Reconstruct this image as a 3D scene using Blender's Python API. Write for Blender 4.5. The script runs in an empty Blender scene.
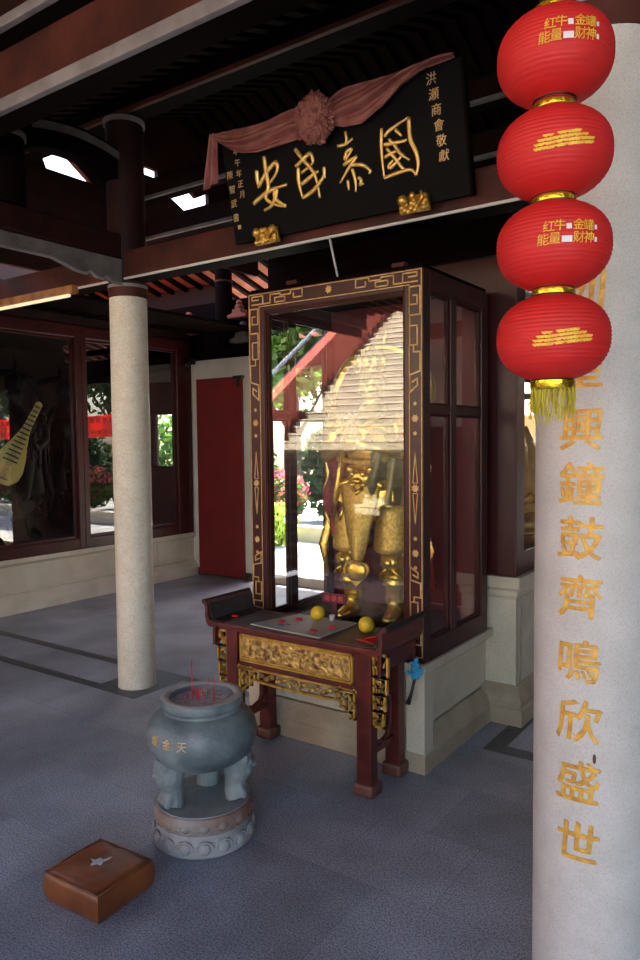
import bpy, bmesh, math, random
from mathutils import Vector, Matrix, noise
random.seed(7)
R = math.radians
SC = bpy.context.scene
COL = SC.collection

# ------------------------------------------------------------------ materials
def lin(c):
    return tuple((v/12.92 if v <= .04045 else ((v+.055)/1.055)**2.4) for v in (x/255. for x in c))
MATS = {}
def mat(name, rgb, rough=.6, metal=0., var=None, vscale=8., bump=0., bscale=40., detail=4., spec=.5, coat=0., sss=0., fine=None, fscale=300.):
    """rgb and var are sRGB 0-255 colours; var mixes in by noise"""
    m = bpy.data.materials.new(name); m.use_nodes = True
    nt = m.node_tree; b = nt.nodes['Principled BSDF']
    b.inputs['Roughness'].default_value = rough
    b.inputs['Metallic'].default_value = metal
    b.inputs['Specular IOR Level'].default_value = spec
    b.inputs['Coat Weight'].default_value = coat
    c1 = (*lin(rgb), 1)
    b.inputs['Base Color'].default_value = c1
    tc = nt.nodes.new('ShaderNodeTexCoord')
    src = None
    if var:
        n = nt.nodes.new('ShaderNodeTexNoise'); n.inputs['Scale'].default_value = vscale; n.inputs['Detail'].default_value = detail
        nt.links.new(tc.outputs['Object'], n.inputs['Vector'])
        r = nt.nodes.new('ShaderNodeValToRGB'); r.color_ramp.elements[0].position = .35; r.color_ramp.elements[1].position = .65
        r.color_ramp.elements[0].color = c1; r.color_ramp.elements[1].color = (*lin(var), 1)
        nt.links.new(n.outputs['Fac'], r.inputs['Fac']); src = r.outputs['Color']
    if fine:
        n = nt.nodes.new('ShaderNodeTexNoise'); n.inputs['Scale'].default_value = fscale; n.inputs['Detail'].default_value = 2
        nt.links.new(tc.outputs['Object'], n.inputs['Vector'])
        r = nt.nodes.new('ShaderNodeValToRGB'); r.color_ramp.elements[0].position = .38; r.color_ramp.elements[1].position = .5
        r.color_ramp.elements[0].color = (*lin(fine), 1); r.color_ramp.elements[1].color = (1, 1, 1, 1)
        nt.links.new(n.outputs['Fac'], r.inputs['Fac'])
        mx = nt.nodes.new('ShaderNodeMix'); mx.data_type = 'RGBA'; mx.blend_type = 'MULTIPLY'; mx.inputs[0].default_value = 1
        if src: nt.links.new(src, mx.inputs[6])
        else: mx.inputs[6].default_value = c1
        nt.links.new(r.outputs['Color'], mx.inputs[7]); src = mx.outputs[2]
    if src: nt.links.new(src, b.inputs['Base Color'])
    if bump:
        n = nt.nodes.new('ShaderNodeTexNoise'); n.inputs['Scale'].default_value = bscale; n.inputs['Detail'].default_value = 5
        nt.links.new(tc.outputs['Object'], n.inputs['Vector'])
        bp = nt.nodes.new('ShaderNodeBump'); bp.inputs['Strength'].default_value = bump; bp.inputs['Distance'].default_value = .01
        nt.links.new(n.outputs['Fac'], bp.inputs['Height']); nt.links.new(bp.outputs['Normal'], b.inputs['Normal'])
    MATS[name] = m
    return m

def glass_mat(name, f0=.05, tint=(255, 255, 255), extra=0.):
    m = bpy.data.materials.new(name); m.use_nodes = True; nt = m.node_tree; nt.nodes.clear()
    out = nt.nodes.new('ShaderNodeOutputMaterial'); mx = nt.nodes.new('ShaderNodeMixShader')
    t = nt.nodes.new('ShaderNodeBsdfTransparent'); t.inputs[0].default_value = (*lin(tint), 1)
    g = nt.nodes.new('ShaderNodeBsdfGlossy'); g.inputs['Roughness'].default_value = 0.0; g.inputs[0].default_value = (1, 1, 1, 1)
    lw = nt.nodes.new('ShaderNodeLayerWeight'); lw.inputs[0].default_value = .5
    p = nt.nodes.new('ShaderNodeMath'); p.operation = 'POWER'; p.inputs[1].default_value = 5
    ma = nt.nodes.new('ShaderNodeMath'); ma.operation = 'MULTIPLY_ADD'; ma.inputs[1].default_value = 1-f0; ma.inputs[2].default_value = f0
    nt.links.new(lw.outputs['Facing'], p.inputs[0]); nt.links.new(p.outputs[0], ma.inputs[0]); nt.links.new(ma.outputs[0], mx.inputs[0])
    nt.links.new(t.outputs[0], mx.inputs[1]); nt.links.new(g.outputs[0], mx.inputs[2]); nt.links.new(mx.outputs[0], out.inputs[0])
    MATS[name] = m; return m

def thin_mat(name, rgb, trans=.4, rough=.7, var=None, vscale=5.):
    """cloth, paper or leaf that also lets light through"""
    m = bpy.data.materials.new(name); m.use_nodes = True; nt = m.node_tree
    b = nt.nodes['Principled BSDF']; b.inputs['Roughness'].default_value = rough; b.inputs['Base Color'].default_value = (*lin(rgb), 1)
    tr = nt.nodes.new('ShaderNodeBsdfTranslucent'); tr.inputs[0].default_value = (*lin(rgb), 1)
    if var:
        tc = nt.nodes.new('ShaderNodeTexCoord'); n = nt.nodes.new('ShaderNodeTexNoise'); n.inputs['Scale'].default_value = vscale
        nt.links.new(tc.outputs['Object'], n.inputs['Vector'])
        r = nt.nodes.new('ShaderNodeValToRGB'); r.color_ramp.elements[0].position = .4; r.color_ramp.elements[1].position = .6
        r.color_ramp.elements[0].color = (*lin(rgb), 1); r.color_ramp.elements[1].color = (*lin(var), 1)
        nt.links.new(n.outputs['Fac'], r.inputs['Fac']); nt.links.new(r.outputs[0], b.inputs['Base Color']); nt.links.new(r.outputs[0], tr.inputs[0])
    mx = nt.nodes.new('ShaderNodeMixShader'); mx.inputs[0].default_value = trans
    nt.links.new(b.outputs[0], mx.inputs[1]); nt.links.new(tr.outputs[0], mx.inputs[2])
    nt.links.new(mx.outputs[0], nt.nodes['Material Output'].inputs[0])
    MATS[name] = m; return m

def emit_mat(name, rgb, s):
    m = bpy.data.materials.new(name); m.use_nodes = True; nt = m.node_tree
    b = nt.nodes['Principled BSDF']; b.inputs['Base Color'].default_value = (*lin(rgb), 1)
    b.inputs['Emission Color'].default_value = (*lin(rgb), 1); b.inputs['Emission Strength'].default_value = s
    MATS[name] = m; return m

def tile_mat(name, c1, c2, mortar, size, speck=(150, 150, 150), off=(0, 0), rough=.35, ms=.004, offset=.5, blotch=None):
    m = bpy.data.materials.new(name); m.use_nodes = True; nt = m.node_tree; b = nt.nodes['Principled BSDF']
    tc = nt.nodes.new('ShaderNodeTexCoord'); mp = nt.nodes.new('ShaderNodeMapping'); mp.inputs['Location'].default_value = (off[0], off[1], 0)
    nt.links.new(tc.outputs['Object'], mp.inputs[0])
    br = nt.nodes.new('ShaderNodeTexBrick'); br.inputs['Scale'].default_value = 1; br.inputs['Brick Width'].default_value = size[0]; br.inputs['Row Height'].default_value = size[1]
    br.inputs['Mortar Size'].default_value = ms; br.offset = offset; br.inputs['Mortar Smooth'].default_value = .3
    br.inputs['Color1'].default_value = (*lin(c1), 1); br.inputs['Color2'].default_value = (*lin(c2), 1); br.inputs['Mortar'].default_value = (*lin(mortar), 1)
    nt.links.new(mp.outputs[0], br.inputs['Vector'])
    n = nt.nodes.new('ShaderNodeTexNoise'); n.inputs['Scale'].default_value = 150; n.inputs['Detail'].default_value = 3
    nt.links.new(tc.outputs['Object'], n.inputs['Vector'])
    r = nt.nodes.new('ShaderNodeValToRGB'); r.color_ramp.elements[0].position = .35; r.color_ramp.elements[1].position = .6
    r.color_ramp.elements[0].color = (*lin(speck), 1); r.color_ramp.elements[1].color = (1, 1, 1, 1)
    nt.links.new(n.outputs['Fac'], r.inputs['Fac'])
    mx = nt.nodes.new('ShaderNodeMix'); mx.data_type = 'RGBA'; mx.blend_type = 'MULTIPLY'; mx.inputs[0].default_value = 1
    nt.links.new(br.outputs['Color'], mx.inputs[6]); nt.links.new(r.outputs[0], mx.inputs[7]); last = mx.outputs[2]
    n2 = nt.nodes.new('ShaderNodeTexNoise'); n2.inputs['Scale'].default_value = 1.6; n2.inputs['Detail'].default_value = 5
    nt.links.new(tc.outputs['Object'], n2.inputs['Vector'])
    r2 = nt.nodes.new('ShaderNodeValToRGB'); r2.color_ramp.elements[0].position = .35; r2.color_ramp.elements[1].position = .65
    r2.color_ramp.elements[0].color = (*lin(blotch or (205, 205, 205)), 1); r2.color_ramp.elements[1].color = (1, 1, 1, 1)
    nt.links.new(n2.outputs['Fac'], r2.inputs['Fac'])
    m2 = nt.nodes.new('ShaderNodeMix'); m2.data_type = 'RGBA'; m2.blend_type = 'MULTIPLY'; m2.inputs[0].default_value = 1
    nt.links.new(last, m2.inputs[6]); nt.links.new(r2.outputs[0], m2.inputs[7])
    nt.links.new(m2.outputs[2], b.inputs['Base Color'])
    rr = nt.nodes.new('ShaderNodeMapRange'); rr.inputs['To Min'].default_value = rough; rr.inputs['To Max'].default_value = rough+.18
    nt.links.new(n2.outputs['Fac'], rr.inputs[0]); nt.links.new(rr.outputs[0], b.inputs['Roughness'])
    MATS[name] = m; return m

M = MATS
tile_mat('floor_granite', (178, 183, 197), (200, 204, 216), (166, 171, 185), (.44, .44), off=(.21, .02), ms=.002, speck=(150, 152, 158), blotch=(188, 186, 186))
mat('inlay_granite', (72, 74, 80), .4, var=(88, 90, 96), vscale=30, fine=(150, 150, 150))
tile_mat('pavement', (205, 203, 198), (215, 213, 208), (170, 168, 160), (.6, .6), rough=.7)
mat('column_stone', (224, 210, 190), .65, var=(232, 220, 202), vscale=14, fine=(222, 214, 204), fscale=190, bump=.15, bscale=150)
mat('column_stone_cool', (196, 191, 184), .65, var=(207, 202, 196), vscale=10, fine=(238, 232, 230), fscale=320, bump=.12, bscale=160)
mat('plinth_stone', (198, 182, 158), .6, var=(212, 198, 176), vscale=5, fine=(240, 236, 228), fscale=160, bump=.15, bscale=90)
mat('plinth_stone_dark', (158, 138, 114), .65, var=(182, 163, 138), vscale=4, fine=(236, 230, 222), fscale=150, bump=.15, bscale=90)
mat('lacquer', (66, 19, 17), .34, var=(52, 13, 13), vscale=5, bump=.06, bscale=30, spec=.4)
mat('table_lacquer', (104, 38, 32), .36, var=(74, 26, 22), vscale=9, bump=.12, bscale=50)
mat('table_lacquer_dark', (70, 34, 30), .4, var=(52, 26, 24), vscale=6, bump=.1, bscale=30)
mat('scroll_black', (26, 23, 23), .5, var=(38, 32, 30), vscale=20)
mat('foot_wood', (92, 52, 42), .6, var=(120, 74, 58), vscale=14)
mat('door_red', (118, 22, 24), .5, var=(104, 18, 20), vscale=3)
mat('timber', (46, 17, 14), .6, var=(32, 12, 10), vscale=6, spec=.2, bump=.2, bscale=25)
mat('timber_brown', (86, 41, 31), .6, var=(58, 28, 22), vscale=4, spec=.25, bump=.25, bscale=22)
mat('timber_dark', (20, 9, 8), .7, var=(14, 7, 6), vscale=6, spec=.03, bump=.2, bscale=25)
mat('trim_white', (146, 137, 136), .6, var=(118, 110, 108), vscale=7)
mat('carved_grey', (112, 103, 100), .7, var=(82, 75, 72), vscale=9, bump=.5, bscale=30)
mat('roof_tile', (170, 96, 70), .8, var=(140, 72, 52), vscale=8, bump=.3, bscale=20)
mat('ceiling_tile_lit', (236, 172, 136), .8, var=(214, 146, 110), vscale=8)  # front soffit tile, colour lightened to stand for light reaching it
mat('ceiling_tile_shaded', (34, 18, 15), .9, var=(24, 13, 11), vscale=8, spec=.1)  # same tile farther back, colour darkened to stand for shade
mat('white_wall', (214, 208, 198), .7, var=(200, 192, 180), vscale=3)
mat('skirting', (48, 46, 48), .5, var=(60, 58, 58), vscale=10)
mat('gold', (236, 188, 92), .36, .6, var=(206, 150, 62), vscale=25, bump=.3, bscale=60)
mat('gold_leaf', (244, 206, 124), .38, .55, var=(226, 178, 92), vscale=14, bump=.15, bscale=50)
mat('gold_paint', (222, 182, 122), .45, .2, var=(192, 148, 90), vscale=30)
mat('carved_gold', (240, 192, 104), .42, .4, var=(104, 56, 34), vscale=34, bump=.6, bscale=120, detail=6)
mat('inscription_gold', (236, 182, 76), .45, .2, var=(196, 142, 60), vscale=40, bump=.3, bscale=120)
mat('statue_gold', (250, 208, 100), .26, .8, var=(222, 172, 74), vscale=16, bump=.25, bscale=70)
mat('scale_gold', (246, 206, 104), .34, .65, var=(214, 170, 84), vscale=60, bump=.7, bscale=110, detail=1)
mat('statue_red', (150, 24, 34), .5, var=(96, 14, 22), vscale=9)
mat('statue_green', (166, 152, 98), .42, .35, var=(120, 110, 70), vscale=9)
mat('board_black', (15, 14, 14), .7, var=(11, 10, 10), vscale=5, spec=.12)
thin_mat('silk_pink', (172, 106, 92), .15, .6, var=(146, 82, 72), vscale=9)
mat('bronze_grey', (80, 90, 94), .5, 0, var=(128, 136, 138), vscale=7, bump=.4, bscale=60, detail=6)
mat('urn_stone', (112, 118, 120), .7, var=(132, 136, 134), vscale=12, bump=.3, bscale=80)
mat('rim_stone', (176, 170, 162), .7, var=(160, 156, 150), vscale=12, bump=.2)
mat('urn_base_stone', (138, 132, 130), .75, var=(160, 154, 152), vscale=7, bump=.3, bscale=60)
mat('lotus_stain', (128, 88, 68), .75, var=(150, 140, 134), vscale=7, bump=.3, bscale=60)
mat('ash', (206, 196, 192), .95, var=(172, 158, 154), vscale=60, bump=.9, bscale=120)
mat('incense_red', (190, 44, 62), .7)
mat('leather', (142, 76, 36), .36, var=(104, 52, 24), vscale=5, bump=.2, bscale=60, coat=.1)
mat('foam_white', (226, 222, 224), .9, var=(180, 176, 180), vscale=30)
thin_mat('lantern_red', (236, 52, 50), .35, .55)
mat('lantern_rim', (44, 20, 18), .35)
mat('collar_gold', (236, 206, 60), .22, .85, var=(206, 160, 30), vscale=30, bump=.3, bscale=80)
mat('print_yellow', (246, 206, 70), .6, var=(236, 170, 50), vscale=60)
mat('print_white', (238, 226, 228), .6)
thin_mat('tassel_yellow', (222, 206, 60), .3, .6)
mat('pomelo', (232, 190, 40), .5, var=(218, 172, 30), vscale=20, bump=.25, bscale=160)
mat('marble_sheet', (166, 158, 150), .45, var=(150, 143, 136), vscale=5)
mat('table_cloth_dark', (72, 56, 46), .5, var=(56, 44, 38), vscale=7)
mat('petal_red', (206, 34, 36), .6)
mat('petal_purple', (92, 80, 120), .6)
mat('sign_red', (88, 30, 40), .5)
mat('sign_text', (226, 70, 74), .5)
mat('green_stem', (96, 110, 50), .6)
mat('duster_blue', (60, 160, 200), .7)
mat('black_plastic', (30, 30, 32), .5)
mat('steel_white', (200, 200, 200), .4)
mat('rail_grey', (150, 160, 176), .5)
tile_mat('stair_stone', (212, 200, 174), (222, 212, 188), (180, 168, 142), (.9, .5), rough=.7)
mat('parapet_red', (204, 112, 98), .7, var=(190, 98, 84), vscale=3)
mat('stair_dark', (88, 62, 54), .7)
thin_mat('leaf_green', (96, 134, 58), .4, var=(62, 100, 44), vscale=1.5)
thin_mat('leaf_dark', (58, 86, 44), .35, var=(38, 62, 34), vscale=1.5)
thin_mat('leaf_lime', (176, 200, 80), .4, var=(150, 176, 60), vscale=2)
thin_mat('flower_pink', (232, 90, 140), .4, var=(236, 130, 80), vscale=1.2)
mat('bark', (96, 80, 64), .8, var=(70, 58, 48), vscale=10)
thin_mat('banner_red', (240, 84, 58), .5, .6)
mat('banner_print', (170, 40, 36), .6)
mat('temple_yellow', (222, 178, 96), .7)
mat('temple_pink', (210, 140, 130), .7)
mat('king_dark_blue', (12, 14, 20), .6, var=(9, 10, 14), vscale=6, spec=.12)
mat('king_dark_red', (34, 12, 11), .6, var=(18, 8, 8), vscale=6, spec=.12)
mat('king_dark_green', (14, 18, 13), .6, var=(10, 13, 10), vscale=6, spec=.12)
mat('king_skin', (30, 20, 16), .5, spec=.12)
mat('pipa_wood', (206, 184, 84), .5, var=(190, 168, 70), vscale=4)
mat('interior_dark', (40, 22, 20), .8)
mat('tube_housing', (176, 120, 60), .5, var=(140, 84, 44), vscale=14)
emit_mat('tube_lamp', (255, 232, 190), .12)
glass_mat('glass_front', .055)
glass_mat('glass_clear', .05)
glass_mat('glass_window', .09)

# ------------------------------------------------------------------ mesh builder
def wpos(o):
    v = Vector((0, 0, 0))
    while o is not None:
        v += o.location; o = o.parent
    return v

class MB:
    def __init__(s): s.bm = bmesh.new()
    def poly(s, pts):
        vs = [s.bm.verts.new(p) for p in pts]; s.bm.faces.new(vs); return vs
    def box(s, x0, x1, y0, y1, z0, z1, mtx=None, bev=0):
        x0, x1 = min(x0, x1), max(x0, x1); y0, y1 = min(y0, y1), max(y0, y1); z0, z1 = min(z0, z1), max(z0, z1)
        b = bmesh.new()
        v = [b.verts.new(p) for p in ((x0, y0, z0), (x1, y0, z0), (x1, y1, z0), (x0, y1, z0), (x0, y0, z1), (x1, y0, z1), (x1, y1, z1), (x0, y1, z1))]
        for f in ((0, 3, 2, 1), (4, 5, 6, 7), (0, 1, 5, 4), (1, 2, 6, 5), (2, 3, 7, 6), (3, 0, 4, 7)): b.faces.new([v[i] for i in f])
        if bev: bmesh.ops.bevel(b, geom=list(b.edges), offset=bev, segments=2, profile=.6, affect='EDGES')
        s.merge(b, mtx); return s
    def merge(s, b, mtx=None):
        if mtx is not None: b.transform(mtx)
        me = bpy.data.meshes.new('tmp'); b.to_mesh(me); b.free(); s.bm.from_mesh(me); bpy.data.meshes.remove(me)
    def rings(s, rings, closed=True, cap=True, mtx=None):
        """connect successive vertex rings"""
        bm = s.bm if mtx is None else bmesh.new()
        R_ = [[bm.verts.new(p) for p in r] for r in rings]
        n = len(rings[0])
        for a, b in zip(R_, R_[1:]):
            for i in range(n if closed else n-1):
                j = (i+1) % n
                bm.faces.new((a[i], a[j], b[j], b[i]))
        if cap and closed:
            bm.faces.new(list(reversed(R_[0]))); bm.faces.new(R_[-1])
        if mtx is not None: s.merge(bm, mtx)
        return s
    def lathe(s, prof, c=(0, 0, 0), seg=32, cap=True, mtx=None, mod=None):
        rs = []
        for r, z in prof:
            ring = []
            for i in range(seg):
                a = 2*math.pi*i/seg; rr = r*(mod(a, z) if mod else 1)
                ring.append((c[0]+rr*math.cos(a), c[1]+rr*math.sin(a), c[2]+z))
            rs.append(ring)
        return s.rings(rs, True, cap, mtx)
    def tube(s, pts, rad, seg=10, cap=True, up=None):
        pts = [Vector(p) for p in pts]; n = len(pts)
        if not isinstance(rad, (list, tuple)): rad = [rad]*n
        rs = []; prev = None
        for i, p in enumerate(pts):
            t = (pts[min(i+1, n-1)]-pts[max(i-1, 0)]).normalized()
            if prev is None:
                u = Vector(up) if up else (Vector((0, 0, 1)) if abs(t.z) < .9 else Vector((0, 1, 0)))
            else: u = prev
            u = (u-t*u.dot(t)).normalized(); w = t.cross(u); prev = u
            ra, rb = rad[i] if isinstance(rad[i], (list, tuple)) else (rad[i], rad[i])
            rs.append([tuple(p+w*ra*math.cos(2*math.pi*k/seg)+u*rb*math.sin(2*math.pi*k/seg)) for k in range(seg)])
        return s.rings(rs, True, cap)
    def ball(s, c, r, seg=16, rings_=10, mtx=None):
        if not isinstance(r, (list, tuple)): r = (r, r, r)
        b = bmesh.new(); bmesh.ops.create_uvsphere(b, u_segments=seg, v_segments=rings_, radius=1)
        b.transform(Matrix.Translation(c) @ Matrix.Diagonal((*r, 1)))
        s.merge(b, mtx); return s
    def prism(s, pts, d):
        """pts: 3d outline, d: extrusion vector"""
        d = Vector(d); a = [s.bm.verts.new(p) for p in pts]; b = [s.bm.verts.new(Vector(p)+d) for p in pts]
        s.bm.faces.new(a); s.bm.faces.new(list(reversed(b)))
        for i in range(len(a)):
            j = (i+1) % len(a); s.bm.faces.new((a[j], a[i], b[i], b[j]))
        return s
    def rect_profile(s, x0, x1, y0, y1, prof):
        """stack of rectangles: prof = (outset, z)"""
        rs = [[(x0-o, y0-o, z), (x1+o, y0-o, z), (x1+o, y1+o, z), (x0-o, y1+o, z)] for o, z in prof]
        return s.rings(rs)
    def sheet(s, f, nu, nv, thick=.004):
        """f(u,v)->point, thickened along its normal"""
        P = [[Vector(f(i/nu, j/nv)) for j in range(nv+1)] for i in range(nu+1)]
        def nrm(i, j):
            a = P[min(i+1, nu)][j]-P[max(i-1, 0)][j]; b = P[i][min(j+1, nv)]-P[i][max(j-1, 0)]
            c = a.cross(b); return c.normalized() if c.length > 1e-9 else Vector((0, 0, 1))
        A = [[s.bm.verts.new(P[i][j]+nrm(i, j)*thick/2) for j in range(nv+1)] for i in range(nu+1)]
        B = [[s.bm.verts.new(P[i][j]-nrm(i, j)*thick/2) for j in range(nv+1)] for i in range(nu+1)]
        for i in range(nu):
            for j in range(nv):
                s.bm.faces.new((A[i][j], A[i+1][j], A[i+1][j+1], A[i][j+1])); s.bm.faces.new((B[i][j+1], B[i+1][j+1], B[i+1][j], B[i][j]))
        for i in range(nu):
            s.bm.faces.new((A[i+1][0], A[i][0], B[i][0], B[i+1][0])); s.bm.faces.new((A[i][nv], A[i+1][nv], B[i+1][nv], B[i][nv]))
        for j in range(nv):
            s.bm.faces.new((A[0][j], A[0][j+1], B[0][j+1], B[0][j])); s.bm.faces.new((A[nu][j+1], A[nu][j], B[nu][j], B[nu][j+1]))
        return s
    def build(s, name, m, parent=None, smooth=False, local=False, bevel=0, sub=0, angle=None, recalc=True):
        if recalc: bmesh.ops.recalc_face_normals(s.bm, faces=list(s.bm.faces))
        if parent is not None and not local: s.bm.transform(Matrix.Translation(-wpos(parent)))
        me = bpy.data.meshes.new(name); s.bm.to_mesh(me); s.bm.free()
        if isinstance(m, str): m = M[m]
        me.materials.append(m)
        if smooth:
            for p in me.polygons: p.use_smooth = True
            if angle:
                try: me.set_sharp_from_angle(angle=R(angle))
                except Exception: pass
        o = bpy.data.objects.new(name, me); COL.objects.link(o)
        if parent is not None: o.parent = parent
        if bevel:
            b = o.modifiers.new('bevel', 'BEVEL'); b.width = bevel; b.segments = 2; b.limit_method = 'ANGLE'
        if sub:
            b = o.modifiers.new('sub', 'SUBSURF'); b.levels = sub; b.render_levels = sub
        return o

def tag(o, label=None, cat=None, group=None, kind=None):
    if label: o['label'] = label
    if cat: o['category'] = cat
    if group: o['group'] = group
    if kind: o['kind'] = kind
    return o
def thing(name, label, cat, loc=(0, 0, 0), group=None, rz=0):
    o = bpy.data.objects.new(name, None); COL.objects.link(o); o.location = loc; o.rotation_euler.z = rz; o.empty_display_size = .1
    return tag(o, label, cat, group)
def struct(name, mb, m, **k):
    o = mb.build(name, m, **k)
    if o.parent is None: o['kind'] = 'structure'
    return o
def copy_tree(o, parent=None):
    c = o.copy(); COL.objects.link(c)
    if parent is not None: c.parent = parent
    for ch in list(o.children): copy_tree(ch, c)
    return c

# ------------------------------------------------------------------ writing
_G = {}
def glyph(ch, maxlen=.08):
    """glyph triangles as (verts, faces), em box about 1, centred on the origin"""
    if ch in _G: return _G[ch]
    c = bpy.data.curves.new('g', 'FONT'); c.body = ch; c.size = 1; c.resolution_u = 2
    o = bpy.data.objects.new('g', c); COL.objects.link(o); bpy.context.view_layer.update()
    me = bpy.data.meshes.new_from_object(o.evaluated_get(bpy.context.evaluated_depsgraph_get()))
    b = bmesh.new(); b.from_mesh(me); bmesh.ops.remove_doubles(b, verts=b.verts, dist=.0005); bmesh.ops.triangulate(b, faces=b.faces)
    for _ in range(4):
        es = [e for e in b.edges if e.calc_length() > maxlen]
        if not es: break
        bmesh.ops.subdivide_edges(b, edges=es, cuts=1); bmesh.ops.triangulate(b, faces=b.faces)
    b.verts.index_update()
    vs = [v.co.copy() for v in b.verts]; fs = [tuple(v.index for v in f.verts) for f in b.faces]; b.free()
    x0 = min(v.x for v in vs); x1 = max(v.x for v in vs); y0 = min(v.y for v in vs); y1 = max(v.y for v in vs)
    vs = [((v.x-(x0+x1)/2), (v.y-(y0+y1)/2)) for v in vs]
    bpy.data.objects.remove(o); bpy.data.curves.remove(c); bpy.data.meshes.remove(me)
    _G[ch] = (vs, fs); return _G[ch]
def put_glyph(mb, ch, size, f, thick=.002, shear=0., sx=1.):
    """f(a, b, w): local glyph metres (a right, b up, w outwards) -> point"""
    vs, fs = glyph(ch)
    top = [mb.bm.verts.new(f((x*sx+y*shear)*size, y*size, thick)) for x, y in vs]
    bot = [mb.bm.verts.new(f((x*sx+y*shear)*size, y*size, 0)) for x, y in vs]
    edge = {}
    for t in fs:
        try: mb.bm.faces.new([top[i] for i in t])
        except ValueError: continue
        for a, b in zip(t, t[1:]+t[:1]): edge[(a, b)] = 1
    for a, b in edge:
        if (b, a) not in edge:
            try: mb.bm.faces.new((top[b], top[a], bot[a], bot[b]))
            except ValueError: pass

# ================================================================== SETTING
XL = -6.34
m = MB(); m.box(XL-.3, 4.6, -.95, 6.62, -.5, 0); struct('floor', m, 'floor_granite')
# dark granite inlays lying in the floor
T = .0015
m = MB()
m.box(XL, -3.95, 3.0, 3.075, 0, T); m.box(XL, -3.95, 3.42, 3.495, 0, T); m.box(-3.95, -3.54, 3.0, 3.495, 0, T)
m.box(-3.54, -2.72, 3.42, 3.495, 0, T)
struct('trim_1', m, 'inlay_granite')
m = MB(); m.box(-1.45, 2.4, 3.51, 3.605, 0, T); m.box(-1.45, -1.355, 3.605, 6.2, 0, T); struct('trim_2', m, 'inlay_granite')

m = MB(); m.box(-26, 26, -24, 40, -.6, -.5); struct('ground', m, 'pavement')

# left window wall: stone plinth, posts, panes
def wall_profile_y(mb, x, y0, y1, prof, back):
    """prof (outset towards +x, z) swept along y"""
    pts = [(x+o, z) for o, z in prof]+[(x-back, prof[-1][1]), (x-back, prof[0][1])]
    mb.prism([(px, y0, pz) for px, pz in pts], (0, y1-y0, 0))
PL = [(.09, 0), (.09, .09), (.07, .12), (.03, .17), (.01, .18), (.01, .44), (.035, .455), (.05, .47), (.05, .51)]
m = MB(); wall_profile_y(m, XL, -.95, 6.35, PL, .18); struct('wall_left', m, 'plinth_stone')
m = MB()
for a, b in ((.3, 1.9), (2.05, 3.55), (3.8, 5.6), (5.75, 6.2)):
    m.box(XL+.005, XL+.02, a, b, .20, .215); m.box(XL+.005, XL+.02, a, b, .405, .42); m.box(XL+.005, XL+.02, a, a+.015, .2, .42); m.box(XL+.005, XL+.02, b-.015, b, .2, .42)
struct('trim_3', m, 'plinth_stone')
def pane_window(name, y0, y1, x, z0, z1, posts, dirx=1, fr='lacquer', glass='glass_window', w=.07, mid=None):
    t = bpy.data.objects.new(name, None); COL.objects.link(t); t.location = (x, (y0+y1)/2, z0); t['kind'] = 'structure'
    f = MB(); f.box(x-.05, x+.03, y0, y1, z0, z0+.11); f.box(x-.05, x+.03, y0, y1, z1-.12, z1)
    for a, b in posts: f.box(x-.05, x+.035, a, b, z0, z1)
    f.build('window_frame', fr, t, bevel=.006)
    f = MB()
    ps = sorted(posts); ys = [(ps[i][1], ps[i+1][0]) for i in range(len(ps)-1)]
    for a, b in ys:
        f.box(x-.045, x-.0, a, a+.02, z0+.11, z1-.12); f.box(x-.045, x, b-.02, b, z0+.11, z1-.12)
        f.box(x-.045, x, a, b, z0+.11, z0+.135); f.box(x-.045, x, a, b, z1-.145, z1-.12)
    f.build('glazing_bead', fr, t)
    for a, b in ys:
        g = MB(); g.box(x-.022, x-.018, a, b, z0+.1, z1-.11); g.build('pane', glass, t)
    return t
pane_window('window_1', .9, 4.77, XL, .51, 2.79, [(.9, 1.03), (2.8, 2.93), (4.70, 4.77)])
pane_window('window_2', 4.77, 6.33, XL, .51, 2.79, [(4.77, 4.835), (6.10, 6.33)])
# statue room behind the panes
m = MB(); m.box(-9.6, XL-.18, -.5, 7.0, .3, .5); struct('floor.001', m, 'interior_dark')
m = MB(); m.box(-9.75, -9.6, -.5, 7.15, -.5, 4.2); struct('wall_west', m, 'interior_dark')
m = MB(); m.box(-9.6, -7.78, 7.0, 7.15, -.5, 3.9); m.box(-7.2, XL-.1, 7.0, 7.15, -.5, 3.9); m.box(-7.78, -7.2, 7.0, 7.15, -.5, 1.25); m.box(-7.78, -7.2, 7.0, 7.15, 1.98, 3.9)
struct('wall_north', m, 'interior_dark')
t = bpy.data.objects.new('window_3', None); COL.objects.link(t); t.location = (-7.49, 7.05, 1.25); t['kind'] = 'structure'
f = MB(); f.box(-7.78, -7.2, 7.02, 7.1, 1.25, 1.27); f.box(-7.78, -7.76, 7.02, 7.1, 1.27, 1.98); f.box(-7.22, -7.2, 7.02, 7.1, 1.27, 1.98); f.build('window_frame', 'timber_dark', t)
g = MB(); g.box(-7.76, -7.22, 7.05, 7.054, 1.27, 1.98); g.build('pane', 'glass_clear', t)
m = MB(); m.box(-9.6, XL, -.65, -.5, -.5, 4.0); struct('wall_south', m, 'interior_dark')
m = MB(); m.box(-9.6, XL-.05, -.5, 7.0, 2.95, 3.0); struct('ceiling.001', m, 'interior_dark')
m = MB(); m.box(XL-.14, XL, -.6, 6.35, 2.79, 2.93); struct('trim_4', m, 'timber')

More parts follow.
